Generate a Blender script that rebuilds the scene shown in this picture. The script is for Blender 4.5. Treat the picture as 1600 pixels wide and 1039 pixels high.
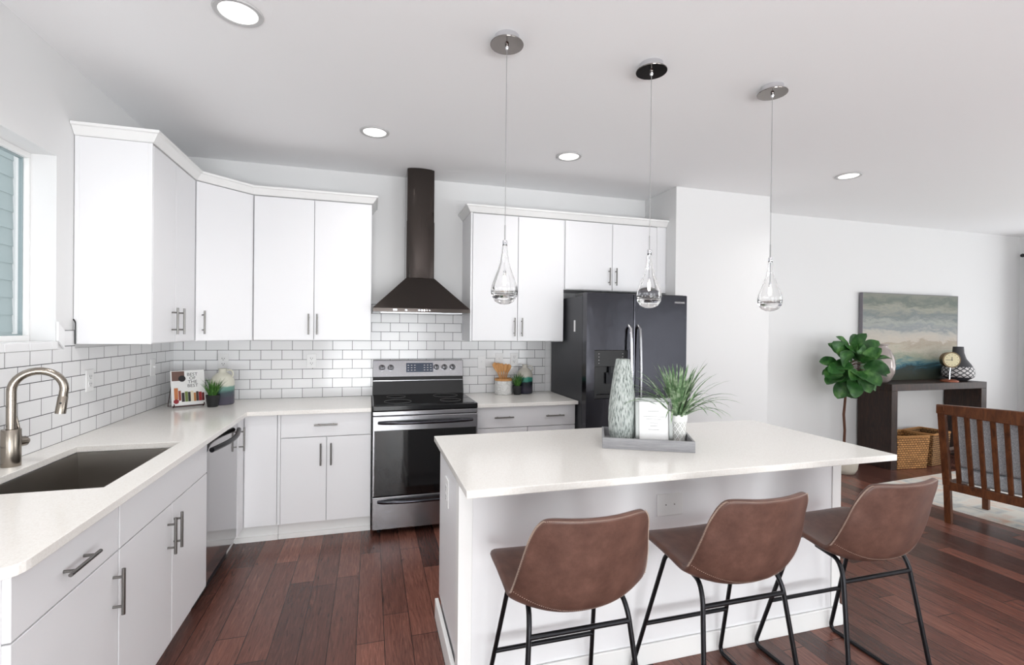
import bpy, bmesh, math, random
from mathutils import Vector, Matrix
R=math.radians; PI=math.pi
random.seed(7)
for o in list(bpy.data.objects): bpy.data.objects.remove(o)
sc=bpy.context.scene
COL=sc.collection
# ------------------------------------------------------------------ camera
CAM=dict(x=1.4506,y=-4.2605,z=1.4795,yaw=.2847,pitch=-.0042,roll=.0103,f=753.14)
cd=bpy.data.cameras.new('camera'); cam=bpy.data.objects.new('camera',cd); COL.objects.link(cam)
sy,cy=math.sin(CAM['yaw']),math.cos(CAM['yaw']); sp,cp=math.sin(CAM['pitch']),math.cos(CAM['pitch'])
fw=Vector((sy*cp,cy*cp,sp)); rt=Vector((cy,-sy,0)); up=rt.cross(fw)
cr,sr=math.cos(CAM['roll']),math.sin(CAM['roll'])
r2=rt*cr+up*sr; u2=up*cr-rt*sr
M=Matrix((r2,u2,-fw)).transposed().to_4x4(); M.translation=(CAM['x'],CAM['y'],CAM['z'])
cam.matrix_world=M
cd.sensor_fit='HORIZONTAL'; cd.sensor_width=36; cd.lens=CAM['f']/1600*36; cd.clip_start=.05; cd.clip_end=200
sc.camera=cam
# ------------------------------------------------------------------ world, added daylight fill, exposure
w=bpy.data.worlds.new('daylight'); sc.world=w; w.use_nodes=True
bg=w.node_tree.nodes['Background']; bg.inputs[0].default_value=(.93,.96,1,1); bg.inputs[1].default_value=2.4
sc.view_settings.view_transform='Standard'; sc.view_settings.look='None'; sc.view_settings.gamma=1
sc.view_settings.use_curve_mapping=False
sc.view_settings.exposure=-0.74
def area(name,loc,rot,sx,sz,power,col=(1,1,1)):
    l=bpy.data.lights.new(name,'AREA'); l.shape='RECTANGLE'; l.size=sx; l.size_y=sz; l.energy=power; l.color=col
    o=bpy.data.objects.new(name,l); COL.objects.link(o); o.location=loc; o.rotation_euler=rot
    return o
RW=9.72; RY=-7.2; HC=2.79     # right wall x, rear wall y, ceiling height
REAR=[(.5,2.7),(3.4,6.0),(6.7,9.2)]      # unseen glass doors put in the rear wall to let light in
for (a,b),k in zip(REAR,(1.15,.6,.1)):
    area('daylight_fill_rear',((a+b)/2,RY-.25,.95),(R(92),0,0),b-a,1.75,170*k,(.975,.99,1))  # added area fill standing in for daylight through the unseen doors
    area('upward_fill_rear',((a+b)/2,RY-1.4,.0),(R(150),0,0),b-a+.6,2.2,290*k,(.975,.99,1))   # added upward fill that brightens the ceiling; no patio is modelled
RWIN=[(-2.3,-.45),(-5.6,-3.2)]           # windows in the right wall; second one unseen, put in for light
for (a,b),k in zip(RWIN,(.12,1)):
    area('daylight_fill_right',(RW+.3,(a+b)/2,1.35),(R(93),0,R(90)),b-a,1.7,130*k,(.97,.985,1))  # added area fill standing in for window daylight from the right
    area('upward_fill_right',(RW+1.3,(a+b)/2,.2),(R(150),0,R(90)),b-a+.6,2.0,260*k,(.97,.985,1))  # added upward fill outside the right wall; no lawn is modelled
# ------------------------------------------------------------------ helpers
def lin(c): 
    c=c/255.; return c/12.92 if c<=.04045 else ((c+.055)/1.055)**2.4
def rgb(r,g,b): return (lin(r),lin(g),lin(b),1)
def mat(name,col=(.8,.8,.8,1),rough=.5,metal=0,spec=.5,emit=None,es=0,trans=0,ior=1.45,coat=0):
    m=bpy.data.materials.new(name); m.use_nodes=True; b=m.node_tree.nodes['Principled BSDF']
    b.inputs['Base Color'].default_value=col; b.inputs['Roughness'].default_value=rough; b.inputs['Metallic'].default_value=metal
    b.inputs['Specular IOR Level'].default_value=spec; b.inputs['IOR'].default_value=ior
    b.inputs['Transmission Weight'].default_value=trans; b.inputs['Coat Weight'].default_value=coat
    if emit: b.inputs['Emission Color'].default_value=emit; b.inputs['Emission Strength'].default_value=es
    return m
def nodes(m): return m.node_tree.nodes,m.node_tree.links,m.node_tree.nodes['Principled BSDF']
def coords(m,scale=(1,1,1),loc=(0,0,0),kind='Object'):
    n,l,b=nodes(m); t=n.new('ShaderNodeTexCoord'); mp=n.new('ShaderNodeMapping')
    mp.inputs['Scale'].default_value=scale; mp.inputs['Location'].default_value=loc
    l.new(t.outputs[kind],mp.inputs[0]); return mp.outputs[0]
def ramp(m,fac,stops,interp='LINEAR'):
    n,l,b=nodes(m); r=n.new('ShaderNodeValToRGB'); r.color_ramp.interpolation=interp
    e=r.color_ramp.elements
    while len(e)>1: e.remove(e[0])
    e[0].position=stops[0][0]; e[0].color=stops[0][1]
    for p,c in stops[1:]: x=e.new(p); x.color=c
    l.new(fac,r.inputs[0]); return r.outputs[0]
def noise(m,vec,scale,detail=4,rough=.55,dist=0):
    n,l,b=nodes(m); t=n.new('ShaderNodeTexNoise'); t.inputs['Scale'].default_value=scale; t.inputs['Detail'].default_value=detail
    t.inputs['Roughness'].default_value=rough; t.inputs['Distortion'].default_value=dist
    l.new(vec,t.inputs['Vector']); return t.outputs['Fac']
def bump(m,h,strength=.2,dist=.01):
    n,l,b=nodes(m); bp=n.new('ShaderNodeBump'); bp.inputs['Strength'].default_value=strength; bp.inputs['Distance'].default_value=dist
    l.new(h,bp.inputs['Height']); l.new(bp.outputs[0],b.inputs['Normal'])
def mixc(m,fac,a,b_,mode='MIX'):
    n,l,b=nodes(m); x=n.new('ShaderNodeMix'); x.data_type='RGBA'; x.blend_type=mode
    if isinstance(fac,(int,float)): x.inputs[0].default_value=fac
    else: l.new(fac,x.inputs[0])
    for i,q in ((6,a),(7,b_)):
        if isinstance(q,tuple): x.inputs[i].default_value=q
        else: l.new(q,x.inputs[i])
    return x.outputs[2]
class MB:
    def __init__(s): s.v=[]; s.f=[]
    def add(s,vs,fs):
        k=len(s.v); s.v+= [tuple(v) for v in vs]; s.f+= [tuple(i+k for i in f) for f in fs]; return s
    def box(s,x0,x1,y0,y1,z0,z1):
        x0,x1=min(x0,x1),max(x0,x1); y0,y1=min(y0,y1),max(y0,y1); z0,z1=min(z0,z1),max(z0,z1)
        return s.add([(x0,y0,z0),(x1,y0,z0),(x1,y1,z0),(x0,y1,z0),(x0,y0,z1),(x1,y0,z1),(x1,y1,z1),(x0,y1,z1)],
            [(3,2,1,0),(4,5,6,7),(0,1,5,4),(1,2,6,5),(2,3,7,6),(3,0,4,7)])
    def prism(s,pts,z0,z1):
        # pts anticlockwise seen from above
        a=sum(pts[i][0]*pts[(i+1)%len(pts)][1]-pts[(i+1)%len(pts)][0]*pts[i][1] for i in range(len(pts)))
        if a<0: pts=pts[::-1]
        n=len(pts); vs=[(x,y,z0) for x,y in pts]+[(x,y,z1) for x,y in pts]
        return s.add(vs,[tuple(range(n-1,-1,-1)),tuple(range(n,2*n))]+[(i,(i+1)%n,(i+1)%n+n,i+n) for i in range(n)])
    def hexa(s,b,t):   # bottom 4 points, top 4 points (anticlockwise)
        return s.add(list(b)+list(t),[(3,2,1,0),(4,5,6,7),(0,1,5,4),(1,2,6,5),(2,3,7,6),(3,0,4,7)])
    def tube(s,pts,r,n=12,closed=False,cap=True):
        P=[Vector(p) for p in pts]; m=len(P)
        rs=r if isinstance(r,(list,tuple)) else [r]*m
        T=[]
        for i in range(m):
            a=P[(i-1)%m] if (closed or i>0) else P[i]; b=P[(i+1)%m] if (closed or i<m-1) else P[i]
            T.append((b-a).normalized())
        ref=Vector((0,0,1)) if abs(T[0].z)<.9 else Vector((1,0,0))
        N=(ref-T[0]*ref.dot(T[0])).normalized(); vs=[]
        for i in range(m):
            N=(N-T[i]*N.dot(T[i])).normalized(); B=T[i].cross(N)
            for j in range(n):
                a=2*PI*j/n; vs.append(P[i]+(N*math.cos(a)+B*math.sin(a))*rs[i])
        fs=[]
        for i in range(m if closed else m-1):
            for j in range(n):
                a=i*n+j; b=i*n+(j+1)%n; c=((i+1)%m)*n+(j+1)%n; d=((i+1)%m)*n+j; fs.append((a,b,c,d))
        if cap and not closed: fs+= [tuple(range(n-1,-1,-1)),tuple((m-1)*n+j for j in range(n))]
        return s.add(vs,fs)
    def lathe(s,prof,cx=0,cy=0,n=32,cap=True):
        vs=[]; m=len(prof)
        for r,z in prof:
            for j in range(n): a=2*PI*j/n; vs.append((cx+r*math.cos(a),cy+r*math.sin(a),z))
        fs=[(i*n+j,i*n+(j+1)%n,(i+1)*n+(j+1)%n,(i+1)*n+j) for i in range(m-1) for j in range(n)]
        if cap: fs+= [tuple(range(n-1,-1,-1)),tuple((m-1)*n+j for j in range(n))]
        return s.add(vs,fs)
    def xf(s,M,k=0):
        s.v=s.v[:k]+[tuple(M@Vector(v)) for v in s.v[k:]]; return s
    def grid(s,rows):
        m=len(rows); n=len(rows[0]); return s.add([p for r in rows for p in r],[(i*n+j,i*n+j+1,(i+1)*n+j+1,(i+1)*n+j) for i in range(m-1) for j in range(n-1)])
def arc(cx,cy,r,a0,a1,n):
    return [(cx+r*math.cos(R(a0+(a1-a0)*i/n)),cy+r*math.sin(R(a0+(a1-a0)*i/n))) for i in range(n+1)]
def fillet(pts,rad,n=6):
    P=[Vector(p) for p in pts]; out=[P[0]]
    for i in range(1,len(P)-1):
        a=(P[i-1]-P[i]); b=(P[i+1]-P[i]); d=min(rad,a.length*.49,b.length*.49)
        p0=P[i]+a.normalized()*d; p1=P[i]+b.normalized()*d
        for k in range(n+1):
            t=k/n; out.append(p0*(1-t)**2+P[i]*2*t*(1-t)+p1*t*t)
    out.append(P[-1]); return out
def thing(name,label,cat,loc=(0,0,0),rotz=0,group=None):
    o=bpy.data.objects.new(name,None); COL.objects.link(o); o.location=loc; o.rotation_euler=(0,0,rotz)
    o.empty_display_size=.05
    o['label']=label; o['category']=cat
    if group: o['group']=group
    return o
def tag(o,label,cat,group=None):
    o['label']=label; o['category']=cat
    if group: o['group']=group
    return o
def obj(name,mb,m,parent=None,bevel=0,smooth=False,local=False,sub=0,seg=2,label=None,recalc=False,solid=0,soff=-1):
    me=bpy.data.meshes.new(name); off=Vector((0,0,0))
    if parent is not None and not local:
        q=parent
        while q: off+=Vector(q.location); q=q.parent
    me.from_pydata([tuple(Vector(v)-off) for v in mb.v],[],mb.f)
    if recalc:
        b=bmesh.new(); b.from_mesh(me); bmesh.ops.recalc_face_normals(b,faces=b.faces); b.to_mesh(me); b.free()
    me.materials.append(m)
    o=bpy.data.objects.new(name,me); COL.objects.link(o)
    if parent is not None: o.parent=parent
    if solid: 
        x=o.modifiers.new('solid','SOLIDIFY'); x.thickness=solid; x.offset=soff
    if bevel: 
        x=o.modifiers.new('bevel','BEVEL'); x.width=bevel; x.segments=seg; x.limit_method='ANGLE'; x.angle_limit=R(35)
    if sub: x=o.modifiers.new('sub','SUBSURF'); x.levels=sub; x.render_levels=sub
    if smooth:
        for p in me.polygons: p.use_smooth=True
        if smooth!='all':
            try: me.set_sharp_from_angle(angle=R(40))
            except Exception: pass
    if label: o['label']=label
    return o
def struct(name,mb,m,**k):
    o=obj(name,mb,m,**k)
    if not o.parent: o['kind']='structure'
    return o
def children(o): return [c for c in bpy.data.objects if c.parent==o]
def copy_tree(o,parent=None):
    c=o.copy(); COL.objects.link(c); c.parent=parent
    for ch in children(o): copy_tree(ch,c)
    return c
def text_mesh(s,size,extrude=.0004,align='CENTER'):
    cu=bpy.data.curves.new('t','FONT'); cu.body=s; cu.size=size; cu.extrude=extrude; cu.align_x=align; cu.align_y='CENTER'; cu.resolution_u=3
    o=bpy.data.objects.new('t',cu); COL.objects.link(o)
    dg=bpy.context.evaluated_depsgraph_get(); me=bpy.data.meshes.new_from_object(o.evaluated_get(dg))
    mb=MB(); mb.add([tuple(v.co) for v in me.vertices],[tuple(p.vertices) for p in me.polygons])
    bpy.data.objects.remove(o); bpy.data.meshes.remove(me); bpy.data.curves.remove(cu); return mb
def plane_xf(origin,xdir,zdir):   # text x -> xdir, text y -> zdir
    X=Vector(xdir).normalized(); Z=Vector(zdir).normalized(); N=X.cross(Z)
    m=Matrix((X,Z,N)).transposed().to_4x4(); m.translation=origin; return m
# ------------------------------------------------------------------ materials
WALL=mat('wall_paint',rgb(229,229,229),.75,spec=.3)
v=coords(WALL); bump(WALL,noise(WALL,v,220,2),.06,.002)
CEIL=mat('ceiling_paint',rgb(247,247,248),.85,spec=.2)
v=coords(CEIL); bump(CEIL,noise(CEIL,v,160,2),.06,.002)
TRIM=mat('trim_paint',rgb(240,240,239),.4)
CAB=mat('cabinet_paint',rgb(236,236,238),.33)
QUARTZ=mat('quartz',rgb(238,235,229),.14)
v=coords(QUARTZ); f=noise(QUARTZ,v,170,5,.7); n_,l_,b_=nodes(QUARTZ)
l_.new(ramp(QUARTZ,f,[(.3,rgb(227,222,216)),(.5,rgb(236,233,228)),(.7,rgb(241,239,235))]),b_.inputs['Base Color'])
NICKEL=mat('brushed_nickel',rgb(128,126,123),.3,1)
CHROME=mat('chrome',rgb(225,225,228),.07,1)
STEEL=mat('black_stainless',rgb(70,70,75),.17,1)
v=coords(STEEL,(1,1,1)); bump(STEEL,noise(STEEL,v,5,2),.25,.01)
STEELL=mat('stainless_brushed',rgb(156,156,159),.25,1)
v=coords(STEELL,(2,2,400)); bump(STEELL,noise(STEELL,v,3,2),.04,.0005)
SINKM=mat('sink_steel',rgb(158,153,147),.36,1)
v=coords(SINKM,(6,300,300)); bump(SINKM,noise(SINKM,v,2,2),.04,.0005)
FAUC=mat('faucet_nickel',rgb(150,142,132),.24,1)
BLKGL=mat('black_glass',rgb(12,13,14),.05,0,.7)
BLACK=mat('black_plastic',rgb(24,24,26),.35)
DARK=mat('dark_void',rgb(16,16,16),.8)
DKMET=mat('dark_metal',rgb(38,38,41),.35,.7)
HOODM=mat('hood_black_steel',rgb(78,72,69),.14,1)
v=coords(HOODM,(300,2,2)); bump(HOODM,noise(HOODM,v,2,2),.05,.0005)
WHP=mat('white_plastic',rgb(236,236,236),.35)
WHITEP=mat('white_print',rgb(238,238,238),.5)
def glass_pane(name,col=(1,1,1,1)):
    m=bpy.data.materials.new(name); m.use_nodes=True; n=m.node_tree.nodes; l=m.node_tree.links; n.clear()
    o=n.new('ShaderNodeOutputMaterial'); t=n.new('ShaderNodeBsdfTransparent'); t.inputs[0].default_value=col
    g=n.new('ShaderNodeBsdfGlossy'); g.inputs['Roughness'].default_value=.02; lw=n.new('ShaderNodeLayerWeight'); lw.inputs[0].default_value=.5; pw=n.new('ShaderNodeMath'); pw.operation='POWER'; pw.inputs[1].default_value=5; l.new(lw.outputs['Facing'],pw.inputs[0]); fr=n.new('ShaderNodeMath'); fr.operation='MULTIPLY_ADD'; fr.inputs[1].default_value=.9; fr.inputs[2].default_value=.04; l.new(pw.outputs[0],fr.inputs[0])
    mx=n.new('ShaderNodeMixShader'); l.new(fr.outputs[0],mx.inputs[0]); l.new(t.outputs[0],mx.inputs[1]); l.new(g.outputs[0],mx.inputs[2]); l.new(mx.outputs[0],o.inputs[0])
    return m
PANE=glass_pane('window_glass',(.985,.99,.99,1))
CLEAR=mat('clear_glass',(1,1,1,1),0,trans=1,ior=1.42)
# floor planks (boards run along y)
FLOOR=mat('wood_floor',rgb(70,36,30),.27)
n_,l_,b_=nodes(FLOOR)
tc=n_.new('ShaderNodeTexCoord'); sx_=n_.new('ShaderNodeSeparateXYZ'); cb=n_.new('ShaderNodeCombineXYZ')
l_.new(tc.outputs['Object'],sx_.inputs[0]); l_.new(sx_.outputs[1],cb.inputs[0]); l_.new(sx_.outputs[0],cb.inputs[1])
br=n_.new('ShaderNodeTexBrick'); l_.new(cb.outputs[0],br.inputs['Vector'])
br.offset=.37; br.offset_frequency=3; br.squash=1.3; br.squash_frequency=2
for k,v_ in (('Scale',1),('Brick Width',.95),('Row Height',.127),('Mortar Size',.0018),('Mortar Smooth',.1),('Bias',0)): br.inputs[k].default_value=v_
br.inputs['Color1'].default_value=rgb(128,84,72); br.inputs['Color2'].default_value=rgb(72,46,41); br.inputs['Mortar'].default_value=rgb(40,22,18)
mp=n_.new('ShaderNodeMapping'); mp.inputs['Scale'].default_value=(38,3,1); l_.new(tc.outputs['Object'],mp.inputs[0])
gr=noise(FLOOR,mp.outputs[0],1.3,9,.68,2.2)
gcol=ramp(FLOOR,gr,[(.28,(.25,.23,.23,1)),(.42,(.8,.78,.76,1)),(.55,(1.05,1.02,1.0,1)),(.72,(1.7,1.66,1.62,1))])
l_.new(mixc(FLOOR,1.0,br.outputs['Color'],gcol,'MULTIPLY'),b_.inputs['Base Color'])
mh=n_.new('ShaderNodeMath'); mh.operation='MULTIPLY_ADD'; l_.new(br.outputs['Fac'],mh.inputs[0]); mh.inputs[1].default_value=-1.4; l_.new(gr,mh.inputs[2])
bump(FLOOR,mh.outputs[0],.35,.003)
# subway tile
def tile(name,axis,u0,z0):
    m=mat(name,rgb(236,236,236),.12); n,l,b=nodes(m)
    tc=n.new('ShaderNodeTexCoord'); s=n.new('ShaderNodeSeparateXYZ'); c=n.new('ShaderNodeCombineXYZ')
    l.new(tc.outputs['Object'],s.inputs[0])
    for i,(o_,d) in enumerate(((axis,u0),(2,z0))):
        a=n.new('ShaderNodeMath'); a.operation='SUBTRACT'; l.new(s.outputs[o_],a.inputs[0]); a.inputs[1].default_value=d; l.new(a.outputs[0],c.inputs[i])
    t=n.new('ShaderNodeTexBrick'); l.new(c.outputs[0],t.inputs['Vector'])
    t.offset=.5; t.offset_frequency=2; t.squash=1; t.squash_frequency=2
    for k,v_ in (('Scale',1),('Brick Width',.1539),('Row Height',.0776),('Mortar Size',.0019),('Mortar Smooth',.15),('Bias',0)): t.inputs[k].default_value=v_
    t.inputs['Color1'].default_value=rgb(238,238,239); t.inputs['Color2'].default_value=rgb(232,232,233); t.inputs['Mortar'].default_value=rgb(78,78,78)
    l.new(t.outputs['Color'],b.inputs['Base Color'])
    inv=n.new('ShaderNodeMath'); inv.operation='SUBTRACT'; inv.inputs[0].default_value=1; l.new(t.outputs['Fac'],inv.inputs[1])
    bump(m,inv.outputs[0],.6,.002)
    r=n.new('ShaderNodeMath'); r.operation='MULTIPLY_ADD'; l.new(t.outputs['Fac'],r.inputs[0]); r.inputs[1].default_value=.6; r.inputs[2].default_value=.12
    l.new(r.outputs[0],b.inputs['Roughness']); return m
TILEB=tile('subway_tile_back',0,.0708,.914); TILEL=tile('subway_tile_left',1,-1.3151,.914)
GROUT=mat('grout',rgb(90,90,90),.8); TILEW=mat('tile_white',rgb(238,238,239),.12)
LEATH=mat('brown_leather',rgb(94,66,57),.4)
v=coords(LEATH,(1,1,1)); f=noise(LEATH,v,14,8,.7); n_,l_,b_=nodes(LEATH)
l_.new(ramp(LEATH,f,[(.3,rgb(76,52,45)),(.5,rgb(92,65,56)),(.72,rgb(107,77,67))]),b_.inputs['Base Color'])
f2=noise(LEATH,v,260,3); bump(LEATH,f2,.15,.002)
THREAD=mat('tan_thread',rgb(176,156,142),.8)
def wood(name,c0,c1,c2,scale=(3,3,30),rough=.45):
    m=mat(name,c1,rough); v=coords(m,scale); f=noise(m,v,2.2,8,.65,1.2); n,l,b=nodes(m)
    l.new(ramp(m,f,[(.28,c0),(.5,c1),(.74,c2)]),b.inputs['Base Color']); bump(m,f,.12,.003); return m
CONS=wood('espresso_wood',rgb(26,18,15),rgb(48,32,26),rgb(72,46,35),(20,20,3))
CHAIRW=wood('walnut_frame',rgb(52,28,14),rgb(88,50,28),rgb(116,70,42),(14,14,3),.35)
SPOON=wood('spoon_wood',rgb(172,118,66),rgb(200,146,90),rgb(218,170,116),(40,40,6),.6)
FABRIC=mat('grey_fabric',rgb(142,150,158),.95)
v=coords(FABRIC); f=noise(FABRIC,v,160,3,.8); n_,l_,b_=nodes(FABRIC); l_.new(ramp(FABRIC,f,[(.35,rgb(160,168,176)),(.65,rgb(238,242,246))]),b_.inputs['Base Color']); bump(FABRIC,f,.5,.002)
LEAF=mat('leaf_green',rgb(54,100,48),.42)
v=coords(LEAF); f=noise(LEAF,v,9,3); n_,l_,b_=nodes(LEAF); l_.new(ramp(LEAF,f,[(.3,rgb(28,64,30)),(.52,rgb(50,98,44)),(.72,rgb(98,146,76))]),b_.inputs['Base Color'])
GRASS=mat('grass_green',rgb(104,142,88),.5)
v=coords(GRASS); f=noise(GRASS,v,30,2); n_,l_,b_=nodes(GRASS); l_.new(ramp(GRASS,f,[(.3,rgb(50,82,52)),(.48,rgb(106,138,96)),(.66,rgb(172,190,160))]),b_.inputs['Base Color'])
GRASSD=mat('dark_grass_green',rgb(58,106,40),.5)
v=coords(GRASSD); f=noise(GRASSD,v,60,2); n_,l_,b_=nodes(GRASSD); l_.new(ramp(GRASSD,f,[(.3,rgb(34,70,26)),(.55,rgb(66,116,44)),(.75,rgb(124,160,84))]),b_.inputs['Base Color'])
BARK=mat('bark',rgb(92,58,44),.8)
WICK=mat('wicker',rgb(176,126,74),.7)
# ------------------------------------------------------------------ room shell
struct('floor',MB().box(-.15,RW+.15,RY-.15,.15,-.1,0),FLOOR)
struct('ceiling',MB().box(-.15,RW+.15,RY-.15,.15,HC,HC+.1),CEIL)
struct('wall_back',MB().box(-.15,RW+.15,0,.15,0,HC),WALL)
WY0,WY1,WZ0,WZ1=-2.42,-1.428,1.406,2.293
wl=MB(); wl.box(-.15,0,RY-.15,WY0,0,HC).box(-.15,0,WY1,0,0,HC).box(-.15,0,WY0,WY1,0,WZ0).box(-.15,0,WY0,WY1,WZ1,HC)
struct('wall_left',wl,WALL)
def wall_holes(axis,c0,c1,a,b,holes,z0,z1):
    m=MB(); xs=sorted(holes); cur=a
    def bx(p,q,r,s):
        if axis=='x': m.box(p,q,c0,c1,r,s)
        else: m.box(c0,c1,p,q,r,s)
    for p,q in xs:
        bx(cur,p,0,HC); bx(p,q,0,z0) if z0>0 else None; bx(p,q,z1,HC); cur=q
    bx(cur,b,0,HC); return m
struct('wall_rear',wall_holes('x',RY-.15,RY,-.15,RW+.15,REAR,0.04,2.26),WALL)
struct('wall_right',wall_holes('y',RW,RW+.15,RY-.15,0,RWIN,.5,2.42),WALL)
struct('wall_pantry',MB().box(4.072,5.111,-.513,0,0,HC),WALL,bevel=.004)
struct('baseboard_back',MB().box(5.111,RW,-.014,0,0,.13),TRIM,bevel=.003)
struct('baseboard_pantry',MB().box(4.072,5.125,-.527,-.513,0,.13).box(5.111,5.125,-.513,-.014,0,.13),TRIM,bevel=.003)
struct('baseboard_right',MB().box(RW-.014,RW,RY,-.014,0,.13),TRIM,bevel=.003)
struct('baseboard_rear',MB().box(.0,.5,RY,RY+.014,0,.13).box(2.7,3.4,RY,RY+.014,0,.13).box(6,6.7,RY,RY+.014,0,.13).box(9.2,RW-.014,RY,RY+.014,0,.13),TRIM,bevel=.003)
struct('baseboard_left',MB().box(0,.014,RY+.014,-2.86,0,.13),TRIM,bevel=.003)
# window over the sink
wf=thing('window_1','','' ,(-.11,(WY0+WY1)/2,WZ0)); 
for k in ('label','category'): del wf[k]
wf['kind']='structure'
def frame_rect(x0,x1,y0,y1,z0,z1,t,ty=None):
    ty=ty or t
    return MB().box(x0,x1,y0,y1,z0,z0+t).box(x0,x1,y0,y1,z1-t,z1).box(x0,x1,y0,y0+ty,z0+t,z1-t).box(x0,x1,y1-ty,y1,z0+t,z1-t)
obj('window_frame',frame_rect(-.15,-.1,WY0,WY1,WZ0,WZ1,.026,.014),TRIM,wf,bevel=.002)
obj('sash',frame_rect(-.135,-.12,WY0+.014,WY1-.014,WZ0+.026,WZ1-.026,.007),mat('sash_grey',rgb(150,165,168),.4),wf)
obj('pane',MB().box(-.129,-.125,WY0+.021,WY1-.021,WZ0+.033,WZ1-.033),PANE,wf)
for i,(a,b) in enumerate(REAR):
    g=thing('window_%d'%(i+2),'','',((a+b)/2,RY-.1,.04))
    for k in ('label','category'): del g[k]
    g['kind']='structure'
    m=MB().box(a,b,RY-.12,RY-.06,.04,.1).box(a,b,RY-.12,RY-.06,2.2,2.26)
    for x in (a,a+(b-a)/2-.03,b-.06): m.box(x,x+.06,RY-.12,RY-.06,.1,2.2)
    obj('window_frame',m,TRIM,g,bevel=.003)
    obj('pane',MB().box(a+.06,b-.06,RY-.092,RY-.088,.1,2.2),PANE,g)
for i,(a,b) in enumerate(RWIN):
    g=thing('window_%d'%(i+5),'','',(RW+.1,(a+b)/2,.5))
    for k in ('label','category'): del g[k]
    g['kind']='structure'
    m=MB().box(RW+.07,RW+.13,a,b,.5,.55).box(RW+.07,RW+.13,a,b,2.37,2.42).box(RW+.07,RW+.13,a,b,1.44,1.48)
    for y in (a,(a+b)/2-.03,b-.06): m.box(RW+.07,RW+.13,y,y+.06,.55,2.37)
    obj('window_frame',m,TRIM,g,bevel=.003)
    obj('pane',MB().box(RW+.098,RW+.102,a+.06,b-.06,.55,2.37),PANE,g)
# house next door seen through the window
SIDING=mat('siding',rgb(146,160,160),.7)
sd=MB()
z=-.6
while z<4.2: sd.hexa([(-2.62,-4,z),(-2.575,-4,z),(-2.575,2.80,z),(-2.62,2.80,z)],[(-2.62,-4,z+.2),(-2.585,-4,z+.2),(-2.585,2.80,z+.2),(-2.62,2.80,z+.2)]); z+=.2
nb=thing('neighbouring_house','grey-green house wall with lap siding seen through the window over the sink','house',(-2.6,-2,-.6))
obj('siding',sd,SIDING,nb); obj('corner_board',MB().box(-2.64,-2.53,2.80,2.906,-.6,4.2),TRIM,nb,label='white corner board')
obj('house_wall',MB().box(-4.8,-2.62,-4,2.9,-.6,4.2),SIDING,nb)
# ------------------------------------------------------------------ tile backsplash
wb=bpy.data.objects['wall_back']; wle=bpy.data.objects['wall_left']
TT=.008
tb1=struct('trim_1',MB().box(0.001,3.02,-TT,-.0005,.914,1.39).box(1.45,2.233,-TT,-.0005,1.39,1.72),TILEB)
bm_=MB()
for i in range(6): bm_.box(3.022,3.078,-TT-.001,-.0005,.916+i*.0776,.9905+i*.0776)
obj('bullnose_tile',bm_,TILEW,tb1,bevel=.002)
tb2=struct('trim_2',MB().box(.0005,TT,-2.86,-.0085,.914,1.366).box(.0005,TT,-1.374,-1.287,1.366,1.458),TILEL)
bm_=MB()
y=-2.86
while y<-1.40: bm_.box(.0005,.011,y,min(y+.151,-1.43),1.3675,1.404); y+=.154
pg=[(-1.428,1.4075),(-1.376,1.3695),(-1.376,1.457),(-1.428,1.5)]
bm_.hexa([(.0005,y,z) for y,z in pg],[(.011,y,z) for y,z in pg])
obj('bullnose_tile',bm_,TILEW,tb2,bevel=.002,recalc=True)
wr=obj('hooked_line',MB().tube(fillet([(.013,-1.2955,1.388),(.013,-1.2955,1.5),(.013,-1.312,1.513)],.012),.0032,8),BLACK); tag(wr,'short thin black hooked line beside the tall white upper cabinet near the window','wire')  # thin black tube bent into a hook
# ------------------------------------------------------------------ handles and cabinets
def handle(parent,c,axis,n,L=.155,name='handle',r=.0058):
    # c = centre point on door surface; axis direction of the bar; n = outward normal
    c=Vector(c); a=Vector(axis).normalized(); n=Vector(n).normalized(); m=MB()
    b=c+n*.03
    m.tube([b-a*L/2,b+a*L/2],r,12)
    for s in (-1,1): m.tube([c+a*s*L*.32-n*.001,c+a*s*L*.32+n*.03],r*.8,10)
    return obj(name,m,NICKEL,parent,smooth=True)
G=.0024
def door_y(p,x0,x1,z0,z1,yf,name='door',t=.019):   # door facing -y with front at yf
    return obj(name,MB().box(x0+G,x1-G,yf,yf+t,z0+G,z1-G),CAB,p,bevel=.0018)
def door_x(p,y0,y1,z0,z1,xf,name='door',t=.019):   # facing +x
    return obj(name,MB().box(xf-t,xf,y0+G,y1-G,z0+G,z1-G),CAB,p,bevel=.0018)
ZU0,ZU1=1.388,2.446; YU=-.369; XU=.34
UG='white flat-front upper cabinets'
# left wall upper
c=thing('upper_cabinet','tall white upper cabinet on the left wall beside the window','cabinet',(.16,-.97,ZU0),group=UG)
obj('body',MB().box(.003,XU-.02,-1.287,-.636,ZU0,ZU1).box(.003,.022,-1.2905,-1.286,ZU0,ZU1).box(XU-.02,XU-.0005,-1.287,-1.279,ZU0,ZU1),CAB,c,bevel=.0015)
d=door_x(c,-1.276,-.967,ZU0+.003,ZU1-.004,XU); handle(d,(XU,-1.018,1.514),(0,0,1),(1,0,0))
d=door_x(c,-.965,-.64,ZU0+.003,ZU1-.004,XU); handle(d,(XU,-.915,1.514),(0,0,1),(1,0,0))
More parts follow.
